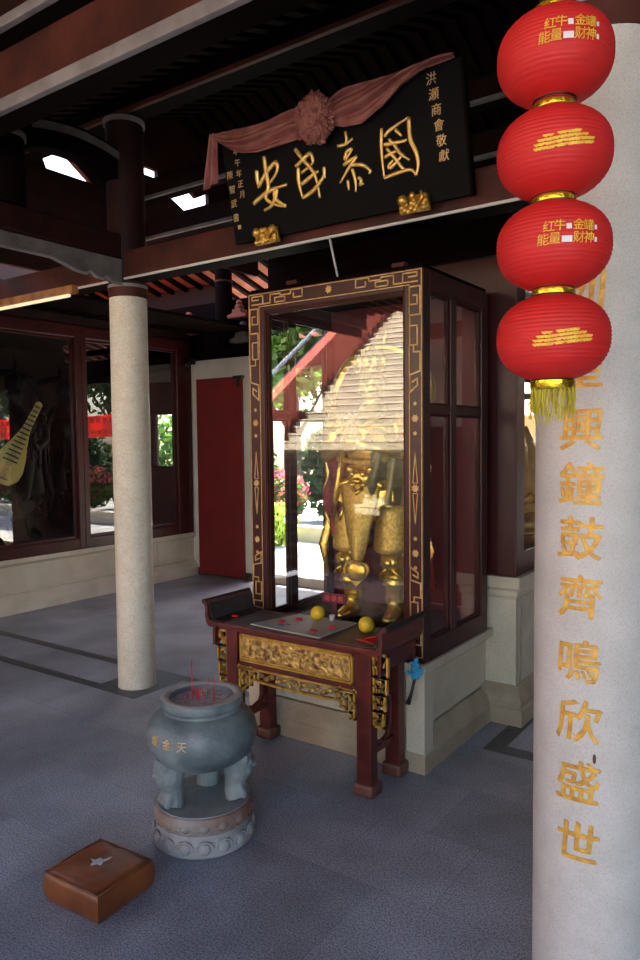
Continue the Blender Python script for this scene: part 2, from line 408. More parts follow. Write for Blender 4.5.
# back wall with the red door leaf and two openings
t = bpy.data.objects.new('door_1', None); COL.objects.link(t); t.location = (-5.87, 6.35, 0); t['kind'] = 'structure'
f = MB(); f.box(-6.225, -5.505, 6.33, 6.40, .02, 2.34); f.build('door_leaf', 'door_red', t, bevel=.004)
f = MB(); f.box(-5.60, -5.47, 6.28, 6.33, 2.31, 2.345); f.box(-5.56, -5.545, 6.30, 6.33, 2.22, 2.31); f.build('hinge', 'black_plastic', t)
m = MB(); m.box(XL, -6.225, 6.35, 6.55, 0, 2.56); m.box(-6.225, -5.505, 6.35, 6.55, 2.34, 2.56); m.box(-6.225, -5.505, 6.42, 6.55, 0, 2.34)
m.box(-5.505, -5.40, 6.35, 6.55, 0, 2.56)
m.box(-4.14, -4.09, 6.35, 6.55, 0, 2.56); struct('wall_back', m, 'white_wall')
m = MB(); m.box(XL+.005, -6.225, 6.335, 6.35, 0, .09); m.box(-6.225, -5.40, 6.42, 6.43, 0, .02); m.box(-5.5, -5.4, 6.335, 6.35, 0, .09); struct('baseboard_back', m, 'skirting')
m = MB(); m.box(-4.09, -2.50, 6.40, 6.5, 0, 2.56); struct('wall_back.001', m, 'lacquer')
m = MB(); m.box(-5.4, -4.14, 6.42, 6.6, 0, .10); m.box(-2.5, -1.1, 6.42, 6.6, 0, .1); struct('trim_5', m, 'plinth_stone')
m = MB(); m.box(-1.15, 4.6, 6.40, 6.5, 0, 3.0); struct('wall_back.002', m, 'white_wall')
m = MB(); m.box(-.9, .1, 6.385, 6.40, .02, 1.72); struct('door_2', m, 'door_red')
m = MB(); m.box(-5.4, -4.14, 6.38, 6.52, 2.40, 2.56); m.box(-2.5, -1.15, 6.38, 6.52, 2.4, 2.56); m.box(XL, 2.6, 6.36, 6.54, 2.56, 2.70); struct('trim_6', m, 'timber_dark')
m = MB(); m.box(-5.3, 4.6, 6.57, 6.61, 3.0, 3.75); m.box(-5.4, 4.6, 6.47, 6.61, 3.85, 4.45); m.box(-5.4, 4.6, 6.50, 6.61, 3.7, 3.9); m.box(-8.2, -4.9, 6.57, 6.61, 2.5, 3.27); m.box(-3.6, 4.6, 6.57, 6.61, 2.5, 3.0); struct('wall_back.003', m, 'timber_dark')

# roofs (soffit tiles between rafters)
def roof_slab(name, x0, x1, pts, mt='ceiling_tile_lit', raf='timber_dark', pitch=.15, rw=.075, along='y', thick=.1, rd=.06):
    """pts: polyline (y,z); slab above it and rafters hanging under it"""
    m = MB()
    up = [(y, z+thick) for y, z in pts]
    loop = pts+up[::-1]
    m.prism([(x0, y, z) for y, z in loop], (x1-x0, 0, 0)) if along == 'y' else m.prism([(y, x0, z) for y, z in loop], (0, x1-x0, 0))
    a = struct(name, m, mt)
    m = MB(); x = x0+.05
    lo = [(y, z-rd) for y, z in pts]; loop = [(y, z+.005) for y, z in pts]+lo[::-1]
    while x < x1:
        if along == 'y': m.prism([(x, y, z) for y, z in loop], (rw, 0, 0))
        else: m.prism([(y, x, z) for y, z in loop], (0, rw, 0))
        x += pitch
    b = m.build('rafter_row', raf, a)
    return a
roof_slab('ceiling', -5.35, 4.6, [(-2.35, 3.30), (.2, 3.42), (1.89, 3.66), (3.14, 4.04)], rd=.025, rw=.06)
roof_slab('ceiling.005', -5.35, 4.6, [(3.14, 4.04), (3.2, 4.06), (5.2, 4.78), (6.5, 4.25)], mt='ceiling_tile_shaded')
roof_slab('sun_gap_slab', -5.95, -5.35, [(-.7, 3.40), (1.0, 3.5), (2.6, 3.8)], mt='ceiling_tile_shaded')  # added slab, keeps sun in the roof gap off the stairs
roof_slab('ceiling.002', -9.7, 4.6, [(6.45, 3.78), (9.3, 2.95)], mt='roof_tile', raf='timber_dark', pitch=.26, rw=.06, rd=.05)
roof_slab('ceiling.003', -.65, 6.3, [(-5.85, 2.88), (-10.0, 3.45)], thick=.025, mt='roof_tile', raf='timber_dark', pitch=.17, rw=.08, along='x')
roof_slab('stair_shade_slab', -10.0, -5.4, [(-2.35, 3.30), (-.68, 3.38)])  # unseen roof piece, added to shade the lower stairs
m = MB(); m.box(-5.9, -5.3, 2.5, 6.45, 2.84, 2.87); struct('sun_gap_board', m, 'timber_dark')  # added board, stops sun leaking between the two roofs
# gable of the hall, plank panels with gaps to the sky
GX = -5.3
m = MB()
def gp(pts): m.prism([(GX, y, z) for y, z in pts], (-.05, 0, 0))
gp([(-2.35, 3.0), (-2.35, 3.3), (.2, 3.45), (1.9, 3.7), (3.2, 3.9), (3.2, 3.0)])
gp([(3.2, 3.0), (4.72, 3.0), (4.72, 3.84), (3.2, 3.84)])
gp([(3.2, 3.84), (3.72, 3.84), (3.66, 3.98), (3.2, 4.1)])
gp([(4.18, 3.84), (4.72, 3.84), (4.72, 4.66), (3.2, 4.12), (3.2, 4.08), (3.66, 3.98), (3.95, 3.99)])
gp([(4.72, 3.44), (5.0, 3.44), (5.0, 4.72), (4.93, 4.72), (4.93, 4.09), (4.72, 4.09)])
gp([(4.72, 4.17), (4.93, 4.17), (4.93, 4.74), (4.72, 4.66)])
gp([(5.0, 3.44), (6.4, 3.44), (6.4, 3.9), (5.62, 3.97), (5.3, 3.87), (5.0, 4.0)])
gp([(5.0, 4.03), (5.3, 4.14), (5.45, 4.05), (5.62, 4.14), (5.62, 3.97), (6.4, 3.9), (6.4, 4.3), (5.2, 4.8), (5.0, 4.72)])
struct('wall_gable', m, 'timber')
m = MB(); m.box(4.5, 4.6, -.95, 6.5, 0, 4.0); struct('light_block_wall', m, 'lacquer')  # unseen wall, added to cut light from the right

# ---------------------------------------------------------------- beams (things: each lies on its own supports)
def beam_x(name, label, y0, y1, z0, z1, x0, x1, mt='timber_brown', trim=.05, bev=.02, tm='trim_white', fr=0.):
    t = thing(name, label, 'beam', ((x0+x1)/2, (y0+y1)/2, z0))
    b = MB(); b.box(x0, x1, y0, y1, z0+min(trim, .012), z1, bev=bev); b.build('beam_body', mt, t)
    if trim:
        b = MB(); b.box(x0+.01, x1-.01, y0+.02, y1-.01, z0+.002, z0+min(trim, .012)+.002); b.build('underside_shade', 'timber_dark', t)  # dark sheet standing for the shade under the beam
        b = MB(); b.box(x0, x1, y0-.004, y0+(.028 if trim > .02 else .010), z0, z0+trim); o = b.build('edge_board', tm, t, bevel=.004); o['label'] = 'pale painted lower edge'
    return t
beam_x('roof_beam', 'thick reddish brown beam with broad pale edge, lowest across the upper corner', 1.87, 2.03, 3.03, 3.285, -5.3, 2.5, trim=.055)
beam_x('roof_beam', 'brown beam stacked just above the broad pale edged beam, touching the roof', 1.87, 2.0, 3.375, 3.58, -5.3, 2.5, mt='timber', trim=.045)
beam_x('roof_beam', 'black purlin with thin tan lower edge, high over the signboard', 3.12, 3.28, 3.64, 3.765, -5.3, 2.5, mt='timber_dark', trim=.028, tm='timber_brown')
mat('edge_white', (216, 206, 198), .5)
b3 = beam_x('roof_beam', 'brown tie beam with thin white edge that carries the black signboard', 3.11, 3.27, 2.62, 2.80, -6.2, 2.5, mt='timber_brown', trim=.014, tm='edge_white')
beam_x('roof_beam', 'dim upper cross beam with pale edge beside the sky gaps', 4.6, 4.74, 3.78, 3.95, -5.25, 2.5, mt='timber', trim=.028)
beam_x('roof_beam', 'dim cross beam with pale edge below the upper one, behind the signboard', 4.6, 4.74, 3.42, 3.6, -5.25, 2.5, mt='timber', trim=.028)

# beam with carved grey board running from the round column towards the front
YX = -3.66
t = thing('carved_beam', 'brown beam above a grey carved bracket board ending at round stone column', 'beam', (-3.75, 2.2, 2.6))
b = MB(); b.box(-3.84, YX, .2, 3.1, 2.745, 2.90, bev=.02); b.build('beam_body', 'timber', t)
b = MB(); pts = [(.2, 2.745), (3.1, 2.745), (3.1, 2.595), (3.02, 2.60), (2.98, 2.625), (2.95, 2.605), (2.90, 2.61), (2.86, 2.635), (2.83, 2.615), (2.76, 2.62), (2.68, 2.645), (2.6, 2.665), (2.3, 2.665), (.2, 2.665)]
b.prism([(YX-.01, y, z) for y, z in pts], (-.05, 0, 0)); b.build('carved_board', 'carved_grey', t, bevel=.004)
b = MB(); pts = [(y, z) for y, z in pts[2:]]
b.tube([(YX-.01, y, z-.006) for y, z in pts], .009, 6); b.build('board_edge', 'trim_white', t)
b = MB(); b.prism([(YX-.005, 3.1, 2.76), (YX-.005, 2.93, 2.885), (YX-.005, 3.1, 2.885)], (-.04, 0, 0)); b.build('corner_wedge', 'carved_grey', t)
t = thing('moon_beam', 'dark arched beam with a grey carved stripe joining two timber posts', 'beam', (-3.75, 2.8, 3.3))
b = MB(); up = []; lo = []
for i in range(13):
    u = i/12; y = 2.50+.62*u; up.append((y, 3.40+.06*math.sin(math.pi*(u*.8+.1)))); lo.append((y, 3.25+.055*math.sin(math.pi*u)-.02*u))
b.prism([(YX-.02, y, z) for y, z in up+lo[::-1]], (-.12, 0, 0)); b.build('beam_body', 'timber_dark', t)
b = MB(); st = [(y, z-.02) for y, z in up]; sl = [(y, z-.065) for y, z in up]
b.prism([(YX-.012, y, z) for y, z in st+sl[::-1]], (-.01, 0, 0)); b.build('carved_stripe', 'carved_grey', t)
# short post standing on the carved beam
t = thing('timber_strut', 'short round dark post with pale ring standing on the carved beam', 'post', (-3.75, 2.36, 2.9))
b = MB(); b.lathe([(.115, 0), (.115, .36)], (-3.75, 2.36, 2.90)); b.build('shaft', 'timber_dark', t, smooth=True, angle=40)
b = MB(); b.lathe([(.124, 0), (.124, .03)], (-3.75, 2.36, 3.26)); b.build('ring', 'trim_white', t, smooth=True, angle=40)
b = MB(); b.lathe([(.115, 0), (.115, .36)], (-3.75, 2.36, 3.29)); b.build('post_head', 'timber_dark', t, smooth=True, angle=40)

# rear post and carved brackets over the back wall
t = thing('rear_post', 'dark square timber post standing on the white wall above the red door', 'post', (-5.87, 6.45, 2.7))
b = MB(); b.lathe([(.1, 0), (.1, .9)], (-5.87, 6.45, 2.70), seg=24); b.build('shaft', 'timber_dark', t, smooth=True, angle=40)
b = MB(); b.lathe([(.106, 0), (.106, .02)], (-5.87, 6.45, 3.45), seg=24); b.build('ring', 'timber_brown', t, smooth=True, angle=40)
t['label'] = 'dark round timber post standing above the red door'
def bracket(x, y, z, s, label, m_='roof_tile'):
    t = thing('carved_bracket', label, 'bracket', (x, y, z))
    b = MB(); b.prism([(x-.22*s, y, z), (x+.22*s, y, z), (x+.24*s, y, z+.06*s), (x+.12*s, y, z+.08*s), (x+.1*s, y, z+.16*s), (x-.1*s, y, z+.16*s), (x-.12*s, y, z+.08*s), (x-.24*s, y, z+.06*s)], (0, .12, 0))
    b.build('bracket_arm', m_, t, bevel=.006)
    b = MB(); b.ball((x, y+.06, z+.2*s), (.08*s, .06, .07*s)); b.ball((x, y+.06, z+.29*s), (.05*s, .045, .05*s)); b.build('boss', m_, t, smooth=True)
bracket(-6.35, 6.3, 2.88, .8, 'orange carved bracket with round boss, sitting over the corner of the white wall')
bracket(-5.55, 6.3, 3.0, .6, 'small orange carved bracket beside the round post above the red door')
bracket(-5.5, 6.3, 2.72, .7, 'pale carved bracket over the door hinge', 'carved_grey')
beam_x('rear_beam', 'dark beam under the rear eave with orange tiles showing around it', 6.9, 7.0, 3.20, 3.3, -9, 2.5, mt='timber_dark', trim=0)
beam_x('rear_beam', 'thin dark beam crossing low behind the round post over the red door', 6.9, 7.0, 2.86, 2.95, -9, 2.5, mt='timber_dark', trim=0)

# tube light under the long tie beam
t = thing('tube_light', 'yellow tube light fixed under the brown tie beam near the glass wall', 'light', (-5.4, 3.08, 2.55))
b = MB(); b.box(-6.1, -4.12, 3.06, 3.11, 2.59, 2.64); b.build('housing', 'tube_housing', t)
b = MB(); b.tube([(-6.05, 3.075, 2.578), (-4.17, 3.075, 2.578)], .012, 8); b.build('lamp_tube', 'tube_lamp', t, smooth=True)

# ---------------------------------------------------------------- stone columns
def column(x, y, r, name, label, mt, top, zb=2.52):
    t = thing(name, label, 'column', (x, y, 0))
    b = MB(); b.lathe([(r*1.01, 0), (r*1.01, .02), (r*1.0, .03), (r*1.0, 1.2), (r*.975, zb)], (x, y, 0), seg=64); b.build('stone_shaft', mt, t, smooth=True, angle=40)
    b = MB(); b.lathe([(r*1.015, 0), (r*1.015, .06)], (x, y, zb), seg=64); b.build('brown_band', 'timber_brown', t, smooth=True, angle=40)
    b = MB(); b.lathe([(r*1.04, 0), (r*1.04, .02)], (x, y, zb+.06), seg=64); b.build('pale_ring', 'trim_white', t, smooth=True, angle=40)
    b = MB(); b.lathe([(r*.98, 0), (r*.98, top-zb-.1)], (x, y, zb+.08), seg=48); b.build('timber_shaft', 'timber', t, smooth=True, angle=40)
    if top > 3.4:
        b = MB(); b.lathe([(r*1.07, 0), (r*1.07, .03)], (x, y, top-.06), seg=48); b.build('upper_ring', 'trim_white', t, smooth=True, angle=40)
    return t
column(-3.737, 3.2, .121, 'stone_column', 'plain round cream stone column standing on a dark inlaid floor pad', 'column_stone', 3.66)
CX, CY, CR = -.480, 1.89, .149
colr = column(CX, CY, CR, 'inscribed_column', 'thick pale stone column with a vertical line of gold characters', 'column_stone_cool', 3.05)
chars = [('列', 1.931), ('聖', 1.765), ('興', 1.621), ('鐘', 1.495), ('鼓', 1.366), ('齊', 1.228), ('鳴', 1.075), ('欣', .93), ('盛', .784), ('世', .637)]
m = MB()
for k, (ch, z) in enumerate(chars):
    def f(a, b, w, z=z):
        rr = CR*(1.0 if z+b < 1.2 else 1-.025*(z+b-1.2)/1.32)+w+.0006
        th = -math.pi/2+a/CR
        return (CX+rr*math.cos(th), CY+rr*math.sin(th), z+b)
    put_glyph(m, ch, .108, f, .0018, shear=.08)
    put_glyph(m, ch, .108, lambda a, b, w, f=f: f(a+.0016, b-.0012, w), .0016, shear=.08)
    put_glyph(m, ch, .108, lambda a, b, w, f=f: f(a-.0012, b+.0014, w), .0014, shear=.08)
m.build('gold_inscription', 'inscription_gold', colr)
m = MB()
th = -math.pi/2+.25
m.ball((CX+CR*math.cos(th), CY+CR*math.sin(th), .845), (.004, .004, .012)); m.build('chip_mark', 'foot_wood', colr)

# ================================================================== CABINET ON PEDESTAL
def plinth_prof(h, o=0.):
    return [(.0, 0), (.0, .11), (-.012, .125), (-.05, .2), (-.055, .22), (-.055, h-.075), (-.045, h-.06), (0., h-.05), (0., h)]
t = thing('stone_pedestal', 'cream stone pedestal with moulded base under the tall glass cabinet', 'pedestal', (-2.11, 3.5, 0))
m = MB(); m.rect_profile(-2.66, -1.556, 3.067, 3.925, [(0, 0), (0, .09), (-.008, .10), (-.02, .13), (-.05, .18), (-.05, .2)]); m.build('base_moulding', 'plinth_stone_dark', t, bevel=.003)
m = MB(); m.rect_profile(-2.61, -1.606, 3.117, 3.925, [(0, .19), (0, .46)]); m.build('body', 'plinth_stone', t)
m = MB(); m.rect_profile(-2.66, -1.556, 3.067, 3.925, [(-.035, .455), (-.02, .475), (0, .485), (0, .53)]); m.build('top_slab', 'plinth_stone', t, bevel=.004)
for a, c in ((-1.66, -1.561), (-2.655, -2.56)):
    m = MB(); m.box(a, c, 3.072, 3.17, .0, .5); m.build('corner_pilaster', 'plinth_stone', t, bevel=.003)

CZ0, CZ1 = .53, 2.40
X0, X1, Y0, Y1 = -2.634, -1.572, 3.09, 3.87
cab = thing('glass_cabinet', 'tall red lacquer glass cabinet with gold line ornament, housing the gold statue', 'cabinet', (-2.1, 3.48, CZ0))
m = MB()
m.box(X0, X0+.108, Y0, Y0+.075, CZ0, CZ1); m.box(X1-.10, X1, Y0, Y0+.075, CZ0, CZ1)
m.box(X0+.108, X1-.10, Y0, Y0+.07, 2.30, CZ1); m.box(X0+.108, X1-.1, Y0, Y0+.07, CZ0, .62)
m.build('front_frame', 'lacquer', cab, bevel=.004)
m = MB()   # inner stepped moulding
xa, xb, za, zb = X0+.108, X1-.10, .62, 2.30
for k, (w, d) in enumerate(((.008, .0), (.008, .012))):
    o = .008*k
    m.box(xa+o, xa+o+w, Y0+.006+d, Y0+.05, za+o, zb-o); m.box(xb-o-w, xb-o, Y0+.006+d, Y0+.05, za+o, zb-o)
    m.box(xa+o, xb-o, Y0+.006+d, Y0+.05, zb-o-w, zb-o); m.box(xa+o, xb-o, Y0+.006+d, Y0+.05, za+o, za+o+w)
m.build('inner_moulding', 'timber_brown', cab)
def side_frame(x0, x1, nm):
    m = MB()
    m.box(x0, x1, Y0+.075, Y1, 2.30, CZ1); m.box(x0, x1, Y0+.075, Y1, CZ0, .63)
    m.box(x0, x1, Y1-.085, Y1, .63, 2.30); m.box(x0, x1, 3.395, 3.46, .63, 2.30)
    m.box(x0+.004, x1-.004, Y0+.07, Y1-.085, 1.725, 1.765)
    m.build(nm, 'lacquer', cab, bevel=.003)
side_frame(X1-.045, X1, 'side_frame'); side_frame(X0, X0+.045, 'side_frame')
for (a, b) in ((3.165, 3.395), (3.46, 3.785)):
    for (c, d) in ((.63, 1.725), (1.765, 2.30)):
        for xx in (X1-.03, X0+.012):
            m = MB(); m.box(xx, xx+.018, a, a+.012, c, d); m.box(xx, xx+.018, b-.012, b, c, d); m.box(xx, xx+.018, a, b, c, c+.012); m.box(xx, xx+.018, a, b, d-.012, d); m.build('glazing_bead', 'timber_brown', cab)
m = MB(); m.box(X0+.02, X1-.02, Y1-.03, Y1, CZ0, CZ1); m.build('back_panel', 'door_red', cab)
m = MB(); m.box(X0+.01, X1-.01, Y0+.01, Y1-.01, CZ1, CZ1+.02); m.build('roof_board', 'timber_dark', cab)
m = MB(); m.box(X0+.01, X1-.01, Y0+.01, Y1-.03, CZ0, .60); m.build('floor_board', 'table_lacquer_dark', cab)
m = MB(); m.box(xa, xb, Y0+.028, Y0+.032, za, zb); m.build('front_pane', 'glass_front', cab)
m = MB(); m.box(X1-.024, X1-.020, Y0+.07, Y1-.08, .62, 2.31); m.build('side_pane', 'glass_clear', cab)
m = MB(); m.box(X0+.020, X0+.024, Y0+.07, Y1-.08, .62, 2.31); m.build('side_pane', 'glass_clear', cab)
for x in (-2.36, -1.72):
    m = MB(); m.box(x-.035, x+.035, 3.12, 3.16, CZ1+.02, CZ1+.045); m.build('top_bracket', 'timber_brown', cab)

# gold line ornament: axis aligned polylines drawn as raised strips on the front face
def strips(mb, lines, w=.006, y=Y0, d=.003, fx=lambda a, b: (a, b), plane='y', x=None):
    for ln in lines:
        P = [fx(*p) for p in ln]
        for (a, b), (c, e) in zip(P, P[1:]):
            dx, dz = c-a, e-b; L = math.hypot(dx, dz)
            if L < 1e-6: continue
            nx, nz = -dz/L*w/2, dx/L*w/2; ex, ez = dx/L*w/2, dz/L*w/2
            q = [(a-ex+nx, b-ez+nz), (c+ex+nx, e+ez+nz), (c+ex-nx, e+ez-nz), (a-ex-nx, b-ez-nz)]
            mb.prism([(u, y, v) for u, v in q], (0, -d, 0))
m = MB()
# continuous border lines
def rect(a, b, c, d): return [(a, c), (b, c), (b, d), (a, d), (a, c)]
strips(m, [rect(X0+.008, X1-.008, .56, CZ1-.008), rect(X0+.078, X1-.072, .60, 2.325)], .004)
# meanders
H = [[(0, 0), (.06, 0), (.06, .05), (0, .05), (0, .028), (.035, .028)], [(.06, 0), (.10, 0), (.10, .05), (.155, .05)], [(.125, .028), (.18, .028), (.18, 0), (.125, 0), (.125, .028)], [(.155, .05), (.155, .038), (.21, .038), (.21, .06), (.27, .06), (.27, .012), (.225, .012), (.225, .038)]]
strips(m, H, .0065, fx=lambda a, b: (X0+.03+a*1.25, 2.338+b*.85)); strips(m, H, .0065, fx=lambda a, b: (X1-.03-a*1.25, 2.338+b*.85))
V = [[(0, 0), (.055, 0), (.055, -.1), (.015, -.1), (.015, -.05), (.035, -.05)], [(0, 0), (0, -.16), (.055, -.16), (.055, -.22)], [(.015, -.22), (.015, -.33), (.055, -.33), (.055, -.22), (.015, -.22)], [(.035, -.33), (.035, -.37), (0, -.37), (0, -.48), (.055, -.5), (.055, -.6), (.015, -.56), (.015, -.52), (.04, -.54)]]
for sx, x in ((1, X0+.013), (-1, X1-.015)):
    strips(m, V, .0065, fx=lambda a, b: (x+sx*a, 2.315+b*.82)); strips(m, V, .0065, fx=lambda a, b: (x+sx*a, .62-b*.62))
# small florets and lozenges
def floret(cx, cz, r):
    m.prism([(cx+r*(1 if k % 2 else .62)*math.cos(k*math.pi/8), Y0, cz+r*(1 if k % 2 else .62)*math.sin(k*math.pi/8)) for k in range(16)], (0, -.003, 0))
for cx in (X0+.043, X1-.043):
    for cz, r in ((1.77, .011), (1.70, .02), (1.63, .011), (1.37, .022), (1.13, .011), (1.06, .02), (.99, .011)): floret(cx, cz, r)
    for s in (1, -1): strips(m, [[(cx-.012, 1.37+s*.025), (cx, 1.37+s*.17), (cx+.012, 1.37+s*.025), (cx-.012, 1.37+s*.025)]], .004)
floret(-2.10, 2.362, .022)
m.build('gold_ornament', 'gold_paint', cab)

# second shrine block behind
t = thing('rear_shrine', 'large red framed glass shrine on tall stone plinth behind the glass cabinet', 'shrine', (-2.04, 5.0, 0))
bx0, bx1, by0, by1 = -2.64, -1.43, 3.935, 6.1
m = MB(); m.rect_profile(bx0, bx1, by0, by1, [(0, .2), (0, .70), (.012, .72), (.012, .75), (.03, .765), (.03, .83)]); m.build('stone_plinth', 'plinth_stone', t, bevel=.003)
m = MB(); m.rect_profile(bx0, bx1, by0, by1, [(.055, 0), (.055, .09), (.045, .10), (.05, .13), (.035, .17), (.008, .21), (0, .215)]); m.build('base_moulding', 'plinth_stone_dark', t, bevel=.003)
m = MB(); m.box(bx1-.001, bx1+.006, by0+.06, by0+.075, .2, .72); m.box(bx1-.001, bx1+.006, 4.9, 4.915, .2, .72); m.box(bx1-.001, bx1+.006, by0+.06, 6.0, .705, .72); m.box(bx1-.001, bx1+.006, by0+.06, 6.0, .2, .215); m.build('plinth_moulding', 'plinth_stone_dark', t)
m = MB()
for a, b, c, d in ((bx1-.12, bx1, by0, by0+.13), (bx0, bx0+.12, by0, by0+.13), (bx1-.12, bx1, by1-.12, by1), (bx0, bx0+.12, by1-.12, by1), (bx1-.06, bx1, 4.95, 5.05)): m.box(a, b, c, d, .83, 2.62)
m.box(bx0+.1, bx1-.1, by0+.004, by0+.05, .84, 2.61)
for c, d in ((.83, .96), (2.47, 2.62)):
    m.box(bx1-.08, bx1-.003, by0+.02, by1-.02, c+.001, d-.001); m.box(bx0+.003, bx0+.08, by0+.02, by1-.02, c+.001, d-.001); m.box(bx0+.02, bx1-.02, by1-.08, by1-.003, c+.001, d-.001)
m.build('frame', 'lacquer', t, bevel=.004)
m = MB(); m.box(bx0, bx1, by0, by1, 2.62, 2.66); m.build('roof_board', 'timber_dark', t)
m = MB(); m.box(bx0+.02, bx1-.02, by0+.02, by1-.02, .83, .88); m.build('floor_board', 'table_lacquer_dark', t)
m = MB(); m.box(bx1-.04, bx1-.036, by0+.12, by1-.1, .95, 2.48); m.build('side_pane', 'glass_clear', t)
m = MB(); m.box(bx0+.036, bx0+.04, by0+.12, by1-.1, .95, 2.48); m.build('side_pane', 'glass_clear', t)
m = MB(); m.box(bx0+.12, bx1-.12, by1-.04, by1-.036, .95, 2.48); m.build('rear_pane', 'glass_clear', t)
m = MB(); m.box(bx1-.06, bx1-.01, 4.05, 6.0, 1.93, 1.98); m.box(bx0+.12, bx1-.12, by1-.07, by1-.02, 1.93, 1.98); m.build('transom', 'timber_dark', t)

# ================================================================== STATUES
def voxel_body(mb, name, m_, parent, size=.01, smooth_it=6):
    o = mb.build(name, m_, parent, local=True, recalc=True)
    r = o.modifiers.new('r', 'REMESH'); r.mode = 'VOXEL'; r.voxel_size = size
    s = o.modifiers.new('s', 'SMOOTH'); s.iterations = smooth_it; s.factor = .6
    bpy.context.view_layer.update()
    me = bpy.data.meshes.new_from_object(o.evaluated_get(bpy.context.evaluated_depsgraph_get()))
    o.modifiers.clear(); o.data = me
    for p in me.polygons: p.use_smooth = True
    return o
def head_parts(b, c, s=1.):
    x, y, z = c
    b.ball((x, y, z), (.062*s, .072*s, .088*s)); b.ball((x, y-.035*s, z-.045*s), (.044*s, .04*s, .04*s))
    b.ball((x, y-.078*s, z-.012*s), (.013*s, .02*s, .024*s))
    for q in (-1, 1):
        b.ball((x+q*.066*s, y, z-.01*s), (.012*s, .022*s, .034*s)); b.ball((x+q*.03*s, y-.06*s, z+.014*s), (.019*s, .014*s, .012*s)); b.ball((x+q*.035*s, y-.058*s, z-.03*s), (.022*s, .018*s, .02*s))
    b.ball((x, y-.072*s, z-.05*s), (.02*s, .014*s, .009*s))
def hand(b, wrist, d, side, s=1., grip=True):
    """palm with four bent fingers and a thumb leaving its side"""
    w = Vector(wrist); d = Vector(d).normalized(); up = Vector((0, 0, 1)); sd = d.cross(up).normalized()*side
    b.tube([w, w+d*.03*s, w+d*.07*s], [(.018*s, .024*s), (.02*s, .034*s), (.018*s, .036*s)], 10, up=up)
    for k in range(4):
        o = w+d*.068*s+up*(.024-.016*k)*s; L = (.034, .038, .036, .028)[k]*s
        p1 = o+d*L; p2 = p1+(d*.3-sd*.8).normalized()*L*.8; p3 = p2+(-d*.6-sd*.5).normalized()*L*.6
        b.tube([o-d*.02*s, p1, p2, p3], [.0085*s, .0085*s, .008*s, .006*s], 8)
    o = w+d*.02*s+up*.026*s
    b.tube([o, o+(d*.5+up*.6-sd*.3)*.045*s, o+(d*.9+up*.5-sd*.8)*.06*s], [.011*s, .009*s, .007*s], 8)

